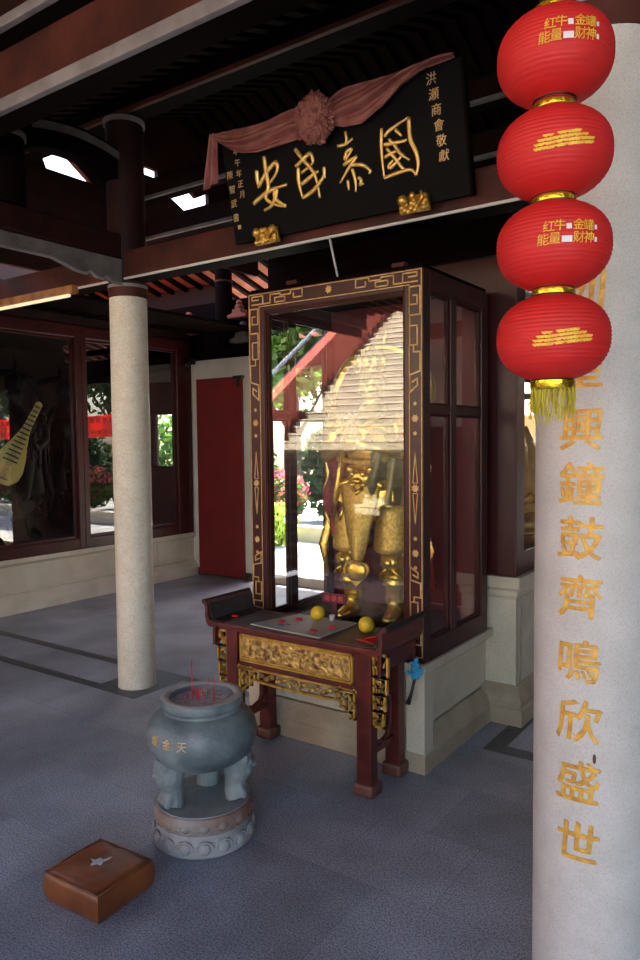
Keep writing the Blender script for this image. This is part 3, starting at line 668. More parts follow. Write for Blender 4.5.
def king(name, label, loc, rz, mats, scale=1., pipa=False, detail=True):
    """standing armoured guardian, local z=0 at its feet, facing -y"""
    G, SCL, RD, GR, SK = mats
    t = thing(name, label, 'statue', loc); t.rotation_euler.z = rz; t.scale = (scale,)*3
    b = MB()
    for q in (-1, 1):
        b.tube([(q*.09, .01, .66), (q*.115, -.01, .5), (q*.13, -.03, .33), (q*.13, .015, .2), (q*.125, .02, .07)], [.1, .088, .066, .062, .045], 14)
        b.tube([(q*.125, .035, .045), (q*.13, -.04, .05), (q*.14, -.12, .035), (q*.142, -.155, .045)], [(.045, .045), (.045, .048), (.04, .033), (.025, .02)], 12)
        b.lathe([(.052, .10), (.062, .115), (.055, .13), (.064, .145), (.052, .16)], (q*.126, .018, 0), 16)
    b.tube([(0, .01, .58), (0, .01, .68), (0, 0, .80), (0, -.01, .95), (0, 0, 1.08), (0, .01, 1.15), (0, .01, 1.24)], [(.15, .11), (.17, .12), (.145, .11), (.165, .125), (.18, .11), (.1, .075), (.045, .045)], 20, up=(0, 1, 0))
    b.ball((0, -.06, .74), (.13, .1, .1))
    for q in (-1, 1):
        el = (q*.265, -.03, .92); wr = (q*.1, -.19, .96) if not pipa else ((q*.12, -.17, .8) if q > 0 else (q*.3, -.16, 1.12))
        b.tube([(q*.13, .01, 1.10), (q*.19, .01, 1.09), (q*.235, 0, 1.02), el], [.06, .068, .06, .048], 14)
        b.tube([el, tuple((a+c)/2 for a, c in zip(el, wr)), wr], [.05, .042, .026], 12)
        hand(b, wr, Vector((-q*.6, -.6, .25)) if not pipa else Vector((-q*.3, -.4, .8)), -q)
    head_parts(b, (0, -.01, 1.31), 1.05)
    voxel_body(b, 'body', G, t, .011 if detail else .016)
    def P(nm, mb, m_, **k): return mb.build(nm, m_, t, local=True, smooth=True, **k)
    # crown with flames
    b = MB(); b.lathe([(.068, 1.35), (.082, 1.37), (.078, 1.40), (.06, 1.43), (.05, 1.47), (.02, 1.50), (.005, 1.53)], (0, 0, 0), 20)
    for a in (-60, -30, 0, 30, 60):
        s_, c_ = math.sin(R(a)), math.cos(R(a)); b.tube([(.075*s_, -.075*c_, 1.37), (.095*s_, -.09*c_, 1.43), (.085*s_, -.08*c_, 1.49)], [(.018, .008), (.022, .008), (.003, .003)], 8)
    P('crown', b, G)
    # scaled armour skirt: front, thighs
    b = MB()
    def flap(u, v):
        w = .10*(1-v)**.7+.012; x = (u-.5)*2*w*(1 if v < .97 else .8); z = .77-.42*v
        return (x, -.135-.05*math.cos((u-.5)*2.6)-.04*math.sin(v*2), z)
    b.sheet(flap, 14, 16, .014); P('armour_apron', b, SCL)
    for q in (-1, 1):
        b = MB()
        def th(u, v, q=q):
            a = (u-.5)*3.6; r = .084+.02*v
            return (q*.125+r*math.sin(a), .0-r*math.cos(a)-.01, .66-.25*v-.02*math.cos(a*1.5))
        b.sheet(th, 16, 8, .012)
        P('thigh_guard', b, SCL)
    for q in (-1, 1):
        b = MB()
        b.ball((q*.135, -.075, .345), (.062, .04, .05)); b.ball((q*.135, -.11, .345), (.024, .02, .024))
        for s_ in (-1, 1): b.tube([(q*.135, -.08, .32), (q*.135+s_*.05, -.075, .28), (q*.135+s_*.075, -.05, .235)], [(.02, .012), (.03, .01), (.004, .004)], 8)
        b.lathe([(.075, .21), (.07, .225), (.066, .25), (.075, .27)], (q*.13, .0, 0), 20)
        P('knee_guard', b, G)
    # heart pendant hanging at the front
    b = MB(); hp = []
    for k in range(28):
        a = 2*math.pi*k/28; hx = 16*math.sin(a)**3; hz = 13*math.cos(a)-5*math.cos(2*a)-2*math.cos(3*a)-math.cos(4*a)
        hp.append((hx*.0046, -.225, .30+hz*.0048))
    b.prism(hp, (0, .018, 0)); b.ball((0, -.222, .312), (.066, .024, .058)); P('heart_pendant', b, G, angle=50)
    # belt with beast face and tied sash
    b = MB(); b.tube([(.17*math.cos(R(a)), .13*math.sin(R(a))-.02, .785) for a in range(180, 361, 12)], (.02), 10)
    b.ball((0, -.165, .80), (.07, .035, .055)); b.ball((0, -.20, .785), (.03, .02, .02))
    for q in (-1, 1):
        b.ball((q*.03, -.19, .82), (.018, .015, .018)); b.ball((q*.058, -.165, .845), (.02, .015, .022)); b.ball((q*.03, -.19, .765), (.022, .015, .014))
        b.tube([(q*.07, -.15, .79), (q*.11, -.14, .76), (q*.14, -.12, .73)], [.02, .026, .014], 8)
    b.tube([(-.03, -.19, .75), (0, -.205, .72), (.03, -.19, .75)], .014, 8)
    P('lion_belt', b, G)
    # draped tabard edges over the hips
    b = MB()
    def drape(u, v):
        x = (u-.5)*.36; z = .74-(.10+.05*math.cos(x*22))*v-.10*v*(1-abs(u-.5)*2)
        return (x, -.155+.55*x*x*1.6-.012*math.sin(u*26)*v, z)
    b.sheet(drape, 40, 8, .008); P('hip_drape', b, G)
    # chest plates
    b = MB()
    for q in (-1, 1):
        b.ball((q*.075, -.115, 1.0), (.068, .035, .07)); b.ball((q*.205, 0, 1.10), (.07, .075, .06)); b.ball((q*.225, -.05, 1.09), (.045, .045, .045))
        b.tube([(q*.2, .02, 1.14), (q*.27, .02, 1.15), (q*.31, .02, 1.20)], [(.03, .03), (.025, .02), (.004, .004)], 8)
    b.tube([(-.15, -.13, .9), (0, -.16, .88), (.15, -.13, .9)], .014, 8); b.tube([(-.1, -.09, 1.14), (0, -.14, 1.07), (.1, -.09, 1.14)], .013, 8)
    P('breastplate', b, SCL)
    # robe with red lining falling from one arm, grey green sleeve from the other
    b = MB()
    def robe(u, v):
        return (-.12-.17*u-.02*math.sin(v*9), -.10+.10*u+.018*math.sin(u*16+v*3), 1.02-.50*v*(.75+.35*math.sin(u*math.pi))+.0*u)
    b.sheet(robe, 22, 18, .012); P('red_robe', b, RD)
    b = MB(); b.tube([(-.115, -.125, .98), (-.13, -.14, .82), (-.15, -.15, .70), (-.18, -.12, .58)], [(.012, .02), (.02, .032), (.018, .03), (.006, .01)], 8)
    b.tube([robe(.98, v/8) for v in range(9)], .011, 8); b.tube([robe(u/8, 1) for u in range(9)], .012, 8); P('robe_hem', b, G)
    b = MB()
    def slv(u, v):
        return (.06+.22*u+.03*v*math.sin(u*3), -.17+.15*u+.026*math.sin(u*20+v*5)*(.3+v), 1.03-.10*(1-u)-.48*v*(.35+.65*u**.5)+.12*v*v*u)
    b.sheet(slv, 36, 20, .014); P('sleeve_drape', b, GR)
    # cloak behind and ribbon halo
    b = MB()
    def cloak(u, v):
        x = (u-.5)*(.42+.22*v); return (x, .12+.05*v-.25*x*x+.016*math.sin(u*30), 1.12-.95*v)
    b.sheet(cloak, 40, 14, .01); P('cloak', b, RD)
    b = MB(); ring = []
    for k in range(30):
        a = R(-50+280*k/29); ring.append((.30*math.cos(a), .10+.03*math.sin(3*a), 1.24+.27*math.sin(a)))
    b.tube(ring, [(.012, .03)]*30, 8)
    for q in (-1, 1): b.tube([(q*.2, .08, 1.03), (q*.3, .05, .85), (q*.27, .03, .6), (q*.33, .02, .4), (q*.29, 0, .22)], [(.006, .02), (.008, .03), (.008, .028), (.008, .026), (.004, .006)], 8)
    b.tube([(.03, .08, 1.48), (.05, .08, 1.58), (.03, .08, 1.66)], [(.01, .02), (.012, .026), (.002, .002)], 8)
    P('ribbon', b, G)
    return t
GM = ('statue_gold', 'scale_gold', 'statue_red', 'statue_green', 'statue_gold')
king('guardian_statue', 'gilded armoured guardian statue standing inside the tall glass cabinet', (-2.075, 3.47, .60), R(6), GM, 1.0)

KM = ('king_dark_blue', 'king_dark_green', 'king_dark_red', 'king_dark_blue', 'king_skin')
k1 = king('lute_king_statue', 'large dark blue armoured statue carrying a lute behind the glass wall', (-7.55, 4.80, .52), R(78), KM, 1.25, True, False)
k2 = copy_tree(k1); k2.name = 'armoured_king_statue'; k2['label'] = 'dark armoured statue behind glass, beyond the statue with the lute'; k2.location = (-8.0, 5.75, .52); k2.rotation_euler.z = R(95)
# lute, held by the first of them
pt = thing('lute', 'yellow lute with dark frets held by the blue statue behind glass', 'musical instrument', (-7.12, 4.40, 1.33))
pt.rotation_euler = (0, 0, R(54)); tilt = Matrix.Rotation(R(27), 4, 'Y')
b = MB(); out = [(.0, -.16), (.10, -.15), (.165, -.07), (.17, .03), (.14, .16), (.09, .30), (.055, .42), (.04, .52), (.035, .78), (.0, .80)]
full = out+[(-x, z) for x, z in out[::-1][1:-1]]
b.prism([tuple(tilt @ Vector((x, -.02, z))) for x, z in full], tuple(tilt.to_3x3() @ Vector((0, .05, 0)))); b.build('lute_body', 'pipa_wood', pt, local=True, bevel=.012)
b = MB()
for k in range(13):
    z = .10+.052*k; w = max(.026, .075-.0042*k); b.box(-w, w, -.035, -.02, z, z+.018, mtx=tilt)
b.build('fret', 'black_plastic', pt, local=True)
b = MB()
for k in range(4): b.tube([tuple(tilt @ Vector(((k-1.5)*.016, -.04, -.1))), tuple(tilt @ Vector(((k-1.5)*.011, -.04, .76)))], .0018, 5)
b.build('string', 'black_plastic', pt, local=True)
b = MB(); b.box(-.06, .06, -.04, -.02, -.1, -.085, mtx=tilt); b.build('bridge', 'foot_wood', pt, local=True)

# seated golden figure in the rear shrine
t = thing('seated_statue', 'golden seated figure in flowing robe inside the rear glass shrine', 'statue', (-1.86, 4.72, .88))
b = MB(); b.tube([(0, 0, .1), (0, 0, .3), (0, -.01, .5), (0, 0, .68), (0, 0, .76), (0, 0, .84)], [(.36, .3), (.27, .22), (.23, .18), (.24, .16), (.11, .09), (.06, .06)], 24, up=(0, 1, 0))
b.tube([(-.36, -.06, .12), (-.2, -.26, .12), (0, -.3, .13), (.2, -.26, .12), (.36, -.06, .12)], [.1, .12, .1, .12, .1], 14)
for q in (-1, 1):
    b.tube([(q*.2, 0, .66), (q*.28, -.02, .5), (q*.26, -.12, .34)], [.075, .07, .055], 12); b.tube([(q*.26, -.12, .34), (q*.16, -.24, .3), (q*.08, -.28, .3)], [.055, .045, .03], 12)
    hand(b, (q*.09, -.27, .3), (-q, -.2, 0), q)
head_parts(b, (0, -.02, .98), 1.35)
b.ball((0, .01, 1.11), (.05, .05, .05)); b.lathe([(.42, 0), (.46, .03), (.4, .08), (.38, .1)], (0, -.05, 0), 28)
o = voxel_body(b, 'body', 'statue_gold', t, .014)
b = MB()
def sr(u, v):
    a = u*2*math.pi; fold = .012*math.sin(a*13+v*6)
    z = .74-.62*v; r = (.20+.07*math.sin(min(1, v*3)*math.pi/2)+.12*v**1.5+fold); return (r*math.cos(a)*1.03, r*math.sin(a)*.78-.02, z)
b.sheet(sr, 120, 16, .01); b.build('robe', 'gold_leaf', t, local=True, smooth=True)
t.rotation_euler.z = R(60); t.scale = (.98, .98, 1.08)

# ================================================================== ALTAR TABLE
t = thing('altar_table', 'dark red lacquer altar table with gilded carved apron before the glass cabinet', 'table', (-2.09, 2.88, 0))
TF, TB = 2.72, 3.06
ZT = .685
m = MB(); m.box(-2.60, -1.60, TF-.015, TB, ZT-.03, ZT-.002); m.build('table_top', 'table_lacquer', t, bevel=.006)
m = MB(); m.box(-2.55, -1.65, TF+.012, TB-.012, ZT-.002, ZT); m.build('top_inlay', 'table_cloth_dark', t)
# upturned scroll ends
for q, xe in ((-1, -2.60), (1, -1.60)):
    prof = [(0, ZT-.03), (q*.018, ZT-.01), (q*.026, ZT+.03), (q*.022, ZT+.06), (q*.03, ZT+.082), (q*.045, ZT+.09)]
    inner = [(q*.045, ZT+.102), (q*.018, ZT+.098), (q*.006, ZT+.07), (q*.006, ZT+.03), (-q*.006, ZT+.004), (-q*.05, ZT+.0)]
    b = MB(); b.prism([(xe+a, TF-.02, z) for a, z in prof+inner+[(-q*.05, ZT-.03)]], (0, TB-TF+.05 if q > 0 else TB-TF+.02, 0)); b.build('scroll_end', 'table_lacquer', t, bevel=.003)
    b = MB(); y1 = TB+(.03 if q > 0 else 0)
    b.tube([(xe+q*.034, TF-.018, ZT+.095), (xe+q*.034, y1, ZT+.095)], .013, 12)
    b.prism([(xe+q*.010, TF-.005, ZT+.09), (xe-q*.002, TF-.005, ZT+.03), (xe-q*.014, TF-.005, ZT+.003), (xe-q*.075, TF-.005, ZT+.001), (xe-q*.075, TF-.005, ZT+.004), (xe-q*.018, TF-.005, ZT+.009), (xe-q*.010, TF-.005, ZT+.032), (xe+q*.001, TF-.005, ZT+.09)], (0, y1-TF-.01, 0))
    b.build('scroll_lining', 'scroll_black', t, smooth=True, angle=40)
for xe in (-2.592, -1.608):
    b = MB(); b.prism([(xe-.008, TF+.01, ZT-.02), (xe-.008, TB, ZT-.02), (xe-.008, TB, ZT-.13), (xe-.008, TB-.04, ZT-.115), (xe-.008, TB-.10, ZT-.105), (xe-.008, TF+.12, ZT-.105), (xe-.008, TF+.06, ZT-.115), (xe-.008, TF+.01, ZT-.13)], (.016, 0, 0)); b.build('end_board', 'table_lacquer', t, bevel=.002)
LGX = (-2.475, -1.69)
def leg(x, y):
    b = MB(); b.box(x-.036 if x < -2 else x-.04, x+.036 if x < -2 else x+.035, y, y+.06, .055, ZT-.03, bev=.004)
    o = b.build('leg', 'table_lacquer', t)
    c = MB(); c.lathe([(.052, 0), (.062, .012), (.062, .035), (.052, .05), (.05, .06)], (x, y+.03, 0), seg=4, mtx=None); 
    c.bm.free(); c = MB(); c.box(x-.052, x+.052, y-.02, y+.08, 0, .062, bev=.018); f = c.build('foot', 'foot_wood', o); f['label'] = 'worn bare wood foot'
for x in LGX:
    for y in (2.735, 2.99): leg(x, y)
# side aprons and low stretchers with curved corner
for x in (-2.475, -1.692):
    b = MB(); b.box(x-.018, x+.018, 2.79, 3.0, .56, ZT-.03); pts = [(2.79, .56), (2.79, .47), (2.81, .53), (2.85, .55), (2.94, .55), (2.98, .53), (3.0, .47), (3.0, .56)]
    b.prism([(x-.012, y, z) for y, z in pts], (.024, 0, 0)); b.build('side_apron', 'table_lacquer', t, bevel=.003)
    b = MB(); b.box(x-.015, x+.015, 2.79, 3.0, .17, .2)
    b.tube([(x, 2.80, .40), (x, 2.80, .26), (x, 2.83, .215), (x, 2.88, .2)], .013, 8); b.tube([(x, 2.98, .40), (x, 2.98, .26), (x, 2.95, .215), (x, 2.9, .2)], .013, 8)
    b.build('stretcher', 'table_lacquer', t)
XA, XB = -2.435, -1.735
m = MB(); m.box(XA, XB, 2.745, 2.765, .49, ZT-.03); m.box(XA, XB, 2.738, 2.768, .475, .492); m.build('front_rail', 'table_lacquer', t, bevel=.002)
# carved gilt panel
m = MB()
def carve(u, v):
    x = XA+.03+(XB-XA-.06)*u; z = .515+.105*v
    n = noise.noise(Vector((x*38, 3, z*42))); n2 = math.sin(x*70+6*noise.noise(Vector((x*14, 1, z*18))))*math.sin(z*95+5*noise.noise(Vector((x*12, 7, z*16))))
    e = min(1, min(u, 1-u)*30, min(v, 1-v)*8)
    return (x, 2.742-.009*e*max(0, abs(n)*1.2+n2*.6), z)
m.sheet(carve, 150, 30, .003); m.build('carved_panel', 'carved_gold', t, smooth=True, recalc=False)
m = MB(); strips(m, [rect(XA+.018, XB-.018, .503, .632), rect(XA+.030, XB-.030, .514, .622)], .008, y=2.745, d=.010); m.build('panel_frame', 'gold', t)
# pierced fretwork below
def fret(mb, lines, w=.011, y=2.75, d=.014): strips(mb, lines, w, y=y, d=d)
m = MB()
def corner(f):
    L = [[(0, 0), (0, -.135), (.02, -.135), (.02, -.11), (.045, -.11), (.045, -.03), (.02, -.03), (.02, -.09)], [(0, -.06), (.02, -.06)], [(.045, -.09), (.075, -.09), (.075, 0)], [(.045, -.05), (.075, -.05)], [(0, -.012), (.1, -.012)], [(.075, -.03), (.1, -.03), (.1, -.055)]]
    fret(m, [[f(*p) for p in l] for l in L])
corner(lambda a, b: (XA+.008+a, .475+b)); corner(lambda a, b: (XB-.008-a, .475+b))
fret(m, [[(XA, .468), (XB, .468)], [(XA+.09, .412), (-2.15, .405), (-2.02, .405), (XB-.09, .412)]])
m.build('fretwork', 'gold', t)
m = MB(); cx = (XA+XB)/2
m.lathe([(.040, 0), (.044, .006), (.040, .014), (.030, .014), (.027, .006), (.030, 0)], (0, 0, 0), 28, cap=False, mtx=Matrix.Translation((cx, 2.752, .437)) @ Matrix.Rotation(R(90), 4, 'X'))
m.ball((cx, 2.745, .437), (.02, .012, .02))
for s_ in (-1, 1):
    for k in range(5):
        x = cx+s_*(.062+.036*k); z = .438+.007*(-1)**k
        m.ball((x, 2.744, z), (.02, .010, .013)); m.tube([(x-.014, 2.742, z-.016), (x, 2.735, z+.004), (x+.015, 2.742, z+.016)], .0045, 6)
m.build('cloud_carving', 'carved_gold', t, smooth=True)
# pierced brackets outside the legs
def outer(name, f):
    m = MB(); z = 0; w0 = .062
    L = []
    for k, (w, h) in enumerate(((.07, .10), (.064, .08), (.056, .075), (.048, .07))):
        L.append([(0, z), (w, z), (w, z-h), (0, z-h)]); L.append([(0, z), (0, z-h)])
        L.append([(.018, z-.02), (w-.018, z-.02), (w-.018, z-h*.6), (.02, z-h*.6), (.02, z-h*.85)]); L.append([(0, z-h*.5), (.02, z-h*.62)]); L.append([(.022, z-h+.012), (w-.02, z-.03)])
        z -= h
    strips(m, [[f(*p) for p in l] for l in L], .0105, y=2.765, d=.016); m.build('side_bracket', 'gold', t)
outer('a', lambda a, b: (-1.648+a, .652+b)); outer('b', lambda a, b: (-2.52-a, .652+b))

# ---- things on the table
m = MB(); m.prism([(-2.36, 2.75, ZT+.0005), (-1.925, 2.725, ZT+.0005), (-1.915, 3.05, ZT+.0005), (-2.275, 3.05, ZT+.0005)], (0, 0, .007)); tag(m.build('offering_board', 'marble_sheet', bevel=.001), 'flat pale grey slab lying on the altar table under red petals', 'slab')
def pomelo(x, y, z, r, label):
    t = thing('pomelo', label, 'fruit', (x, y, z))
    b = MB(); prof = [(r*math.sin(math.pi*k/14)*(1+.03*math.cos(math.pi*k/14)), r-r*math.cos(math.pi*k/14)*(1. if k < 8 else 1.05)) for k in range(15)]
    prof[0] = (.001, 0); prof[-1] = (.001, 2.03*r); b.lathe(prof, (x, y, z), 24); b.build('rind', 'pomelo', t, smooth=True)
    b = MB(); b.tube([(x, y, z+2*r), (x+.002, y, z+2*r+.014)], .0025, 6); b.build('stem', 'green_stem', t)
pomelo(-2.115, 2.985, ZT+.0075, .036, 'yellow pomelo on the grey slab in front of the small red plaque')
pomelo(-1.80, 2.94, ZT, .038, 'orange-yellow pomelo with a stem on bare table top beside the slab')
spots = [(-2.247, 2.86, ZT+.0075, 'red petals on grey slab, nearest the table\'s rolled front corner'), (-2.20, 2.94, ZT+.0075, 'bright red petals on grey slab beside the pomelo in front of plaque'), (-1.97, 2.90, ZT+.0075, 'red petals on grey slab nearest the orange-yellow pomelo'), (-2.004, 2.79, ZT+.0075, 'dull red petals near the front edge of grey slab'), (-2.52, 2.82, ZT+.006, 'red petals inside the rolled end of the altar table far from the duster')]
for x, y, z, lb in spots:
    b = MB()
    for k in range(5):
        a = k*1.3; cx, cy = x+.011*math.cos(a), y+.011*math.sin(a)
        b.ball((cx, cy, z+.005), (.011, .007, .005), 10, 6)
    tag(b.build('red_petal_bloom', 'petal_red', smooth=True), lb, 'flower')
b = MB(); b.box(-2.235, -2.195, 2.80, 2.815, ZT+.0076, ZT+.010); b.box(-2.20, -2.175, 2.83, 2.84, ZT+.0076, ZT+.010); tag(b.build('paper_scrap', 'petal_purple'), 'tiny purple paper scraps between red petals on the grey slab', 'paper')
b = MB(); b.prism([(-1.77, 2.80, ZT+.001), (-1.67, 2.79, ZT+.001), (-1.665, 2.86, ZT+.001), (-1.73, 2.86, ZT+.001)], (0, 0, .004)); b.prism([(-1.74, 2.83, ZT+.005), (-1.68, 2.82, ZT+.02), (-1.675, 2.87, ZT+.022), (-1.72, 2.88, ZT+.006)], (0, 0, .004))
tag(b.build('red_packet', 'petal_red'), 'crumpled red packet beside the rolled table end near the duster', 'packet')
b = MB(); b.lathe([(.011, 0), (.016, .028), (.014, .028), (.009, .003)], (-2.05, 3.02, ZT+.0075), 16); tag(b.build('glass_cup', 'steel_white', smooth=True), 'tiny white cup on the slab between pomelo and plaque', 'cup')
t = thing('red_plaque', 'small red plaque with raised red characters standing behind the pomelo', 'sign', (-2.07, 3.05, ZT))
sx0, sx1, sy, sz0, sz1 = -2.14, -1.99, 3.058, .772, .822
b = MB(); b.box(sx0, sx1, sy, sy+.008, sz0, sz1, bev=.003); b.box(sx0+.06, sx1-.06, sy+.002, sy+.01, ZT, sz0); b.box(sx0+.04, sx1-.04, sy-.012, sy+.02, ZT, ZT+.006); b.build('plate', 'sign_red', t)
b = MB()
for k, ch in enumerate('功德無量'[:3]): put_glyph(b, ch, .034, lambda a, c, w, k=k: (sx0+.035+k*.04+a, sy-.0002-w, (sz0+sz1)/2+c), .0012)
b.build('plaque_character', 'sign_text', t)
# duster hanging on the table's side
t = thing('duster', 'bright blue duster with black handle hanging on the side of the altar table', 'duster', (-1.565, 3.02, .57))
DX = .034
b = MB()
random.seed(3)
for k in range(60):
    p = Vector((-1.597+DX, 3.0, .53))+Vector((random.gauss(0, .012), random.gauss(0, .012), random.gauss(0, .022)))
    b.ball(tuple(p), (.009, .009, .011), 6, 4)
b.build('duster_fluff', 'duster_blue', t, smooth=True)
b = MB(); b.tube([(-1.60+DX, 3.0, .52), (-1.615+DX, 2.985, .43), (-1.63+DX, 2.975, .37)], [.008, .007, .013], 8); b.tube([(-1.60+DX-.03, 3.0, .60), (-1.598+DX, 3.0, .54)], .003, 6); b.build('handle', 'black_plastic', t, smooth=True)

# ================================================================== SIGNBOARD
O = Vector((-2.69, 3.06, 2.67)); V_ = Vector((0, -.11, .54)); BL = V_.length; V_.normalize(); U_ = Vector((1, 0, 0)); N_ = Vector((0, -.98, -.2)).normalized()
def bp(u, v, w=0.): return tuple(O+U_*u+V_*v+N_*w)
BW = 1.365
sb = thing('signboard', 'long black signboard with four large gold characters tilting from the tie beam', 'sign', bp(BW/2, 0))
m = MB(); m.prism([bp(0, 0), bp(BW, 0), bp(BW, BL), bp(0, BL)], tuple(-N_*.035)); m.build('board', 'board_black', sb, bevel=.003)
m = MB(); m.prism([bp(BW, -.004, .002), bp(BW+.012, -.004, .002), bp(BW+.012, BL+.004, .002), bp(BW, BL+.004, .002)], tuple(-N_*.04)); m.build('edge_strip', 'timber_dark', sb)
ST = {'an': [[(0.272, 0.394), (0.273, 0.32), (0.274, 0.244), (0.25, 0.195), (0.3, 0.155), (0.372, 0.132)], [(0.214, 0.34), (0.21, 0.295), (0.213, 0.252)], [(0.214, 0.26), (0.265, 0.307), (0.334, 0.349), (0.35, 0.327), (0.329, 0.294), (0.288, 0.264)], [(0.163, 0.182), (0.237, 0.213), (0.313, 0.229), (0.395, 0.234)], [(0.328, 0.226), (0.31, 0.184), (0.279, 0.151), (0.229, 0.138)], [(0.312, 0.221), (0.314, 0.175), (0.373, 0.134)]],
'min': [[(0.469, 0.386), (0.508, 0.33), (0.556, 0.269), (0.576, 0.214), (0.582, 0.134)], [(0.46, 0.304), (0.513, 0.329), (0.554, 0.346), (0.567, 0.31), (0.55, 0.292), (0.489, 0.268)], [(0.475, 0.301), (0.468, 0.228), (0.48, 0.152)], [(0.48, 0.152), (0.54, 0.17), (0.593, 0.203), (0.621, 0.234), (0.622, 0.27)], [(0.48, 0.215), (0.542, 0.239), (0.592, 0.258)], [(0.626, 0.269), (0.625, 0.215)]],
'tai': [[(0.767, 0.396), (0.77, 0.361), (0.76, 0.34)], [(0.716, 0.343), (0.76, 0.342), (0.805, 0.357)], [(0.799, 0.313), (0.765, 0.309), (0.75, 0.273), (0.794, 0.31)], [(0.738, 0.253), (0.779, 0.267), (0.819, 0.278)], [(0.819, 0.278), (0.764, 0.232), (0.707, 0.177)], [(0.776, 0.245), (0.841, 0.232), (0.88, 0.2), (0.873, 0.186)], [(0.783, 0.228), (0.795, 0.171), (0.79, 0.121)], [(0.753, 0.183), (0.753, 0.136)], [(0.811, 0.183), (0.828, 0.165), (0.816, 0.148), (0.84, 0.15)]],
'guo': [[(0.962, 0.365), (0.95, 0.268), (0.951, 0.151)], [(0.972, 0.326), (0.999, 0.346), (1.05, 0.363), (1.104, 0.378)], [(1.104, 0.378), (1.101, 0.293), (1.126, 0.222), (1.129, 0.17), (1.113, 0.129)], [(0.951, 0.151), (1.008, 0.158), (1.089, 0.16), (1.113, 0.129)], [(1.03, 0.345), (1.061, 0.308)], [(0.995, 0.313), (1.015, 0.29), (1.076, 0.284)], [(0.965, 0.293), (1.023, 0.289), (1.085, 0.288)], [(0.963, 0.239), (1.001, 0.249), (1.046, 0.254)], [(1.015, 0.29), (1.044, 0.24), (1.089, 0.201)], [(0.984, 0.186), (1.023, 0.207), (1.062, 0.236)], [(0.977, 0.277), (1.016, 0.224), (1.054, 0.171), (1.088, 0.157)], [(0.984, 0.186), (0.982, 0.201), (1.006, 0.218)]]}
W = {'an': .0135, 'min': .012, 'tai': .0095, 'guo': .0095}
for k, ss in ST.items():
    m = MB()
    for si, s_ in enumerate(ss):
        n = len(s_); pts = []
        for i in range(n-1):   # catmull-rom
            p0, p1, p2, p3 = s_[max(i-1, 0)], s_[i], s_[i+1], s_[min(i+2, n-1)]
            for j in range(5):
                q = j/5; pts.append(tuple(.5*(2*b_+(c_-a_)*q+(2*a_-5*b_+4*c_-d_)*q*q+(-a_+3*b_-3*c_+d_)*q**3) for a_, b_, c_, d_ in zip(p0, p1, p2, p3)))
        pts.append(s_[-1]); w = W[k]*(1.25 if k == 'guo' and si == 2 else 1)
        rad = [w*(.62+.38*math.sin(math.pi*min(1, .2+1.0*i/(len(pts)-1)))) for i in range(len(pts))]
        m.tube([bp(u, v, .003) for u, v in pts], [(r, r*.6) for r in rad], 8, up=tuple(N_))
    m.build('large_character', 'gold_leaf', sb, smooth=True)
m = MB()
for k, ch in enumerate('洪瀬商會敬獻'): put_glyph(m, ch, .052, lambda a, b, w, k=k: bp(1.226+.006*k+a, .505-.064*k+b, w), .002, shear=.1)
for k, ch in enumerate('甲午年正月'): put_glyph(m, ch, .040, lambda a, b, w, k=k: bp(.092+a, .455-.053*k+b, w), .002, shear=.1)
for k, ch in enumerate('陳智武書'): put_glyph(m, ch, .044, lambda a, b, w, k=k: bp(.030+a, .352-.072*k+b, w), .002, shear=.1)
m.prism([bp(.035, .075, .002), bp(.055, .075, .002), bp(.055, .095, .002), bp(.035, .095, .002)], tuple(-N_*.002))
m.build('small_inscription', 'gold_paint', sb)
# gilt lion brackets at its foot
def lion(u, label):
    t = thing('gilt_bracket', label, 'bracket', bp(u, -.01))
    b = MB(); random.seed(int(u*100))
    b.prism([bp(u-.075, -.03, .0), bp(u+.075, -.03, .0), bp(u+.07, .045, .0), bp(u-.07, .045, .0)], tuple(N_*.03))
    for k in range(34):
        a, c = random.uniform(-.065, .065), random.uniform(-.022, .045); r = random.uniform(.008, .017); b.ball(bp(u+a, c, .034), (r, r*.8, r), 8, 6)
    b.ball(bp(u-.045, .03, .045), .024, 12, 8); b.tube([bp(u+.03, .0, .045), bp(u+.06, .03, .05), bp(u+.05, .055, .045)], [.012, .010, .005], 8)
    b.build('carved_lion', 'gold', t, smooth=True)
lion(.236, 'gilt carved bracket under the signboard end with the signature column')
lion(1.10, 'gilt carved bracket under the signboard end with the square-framed character')

# silk swag with rosette
t = thing('silk_swag', 'faded red silk swag with a gathered rosette draped over the signboard', 'drape', bp(.6, .55))
def interp(tab, x):
    for (a, b), (c, d) in zip(tab, tab[1:]):
        if x <= c: return b+(d-b)*(x-a)/(c-a)
    return tab[-1][1]
def swag(u0, u1, top, bot, ph):
    def f(u, v):
        x = u0+(u1-u0)*u; a, b = interp(top, x), interp(bot, x); z = a+(b-a)*v
        amp = .018*min(1, 6*u+.25, 6*(1-u)+.25)
        w = .02+amp*(math.sin(v*11+ph+3*math.sin(u*3))+.5*math.sin(v*23+u*9))+.02*math.sin(math.pi*v)
        return bp(x, z, w)
    return f
b = MB(); b.sheet(swag(-.01, .58, [(-.02, .565), (.1, .55), (.2, .545), (.35, .55), (.60, .555)], [(-.02, .535), (.05, .48), (.15, .435), (.27, .41), (.42, .415), (.60, .43)], 0), 46, 26, .004); b.build('swag_cloth', 'silk_pink', t, smooth=True)
b = MB(); b.sheet(swag(.71, 1.35, [(.69, .545), (.8, .57), (1.0, .575), (1.2, .575), (1.4, .568)], [(.69, .44), (.77, .415), (.88, .40), (.99, .44), (1.1, .505), (1.2, .54), (1.4, .555)], 1), 46, 26, .004); b.build('swag_cloth', 'silk_pink', t, smooth=True)
b = MB()
def tail(u, v):
    w = .03+.065*v; return bp(-.02-.06*v+w*(u-.5)*1.2, .565-.26*v+.03*u*v, .03+.014*math.sin(u*12+v*2))
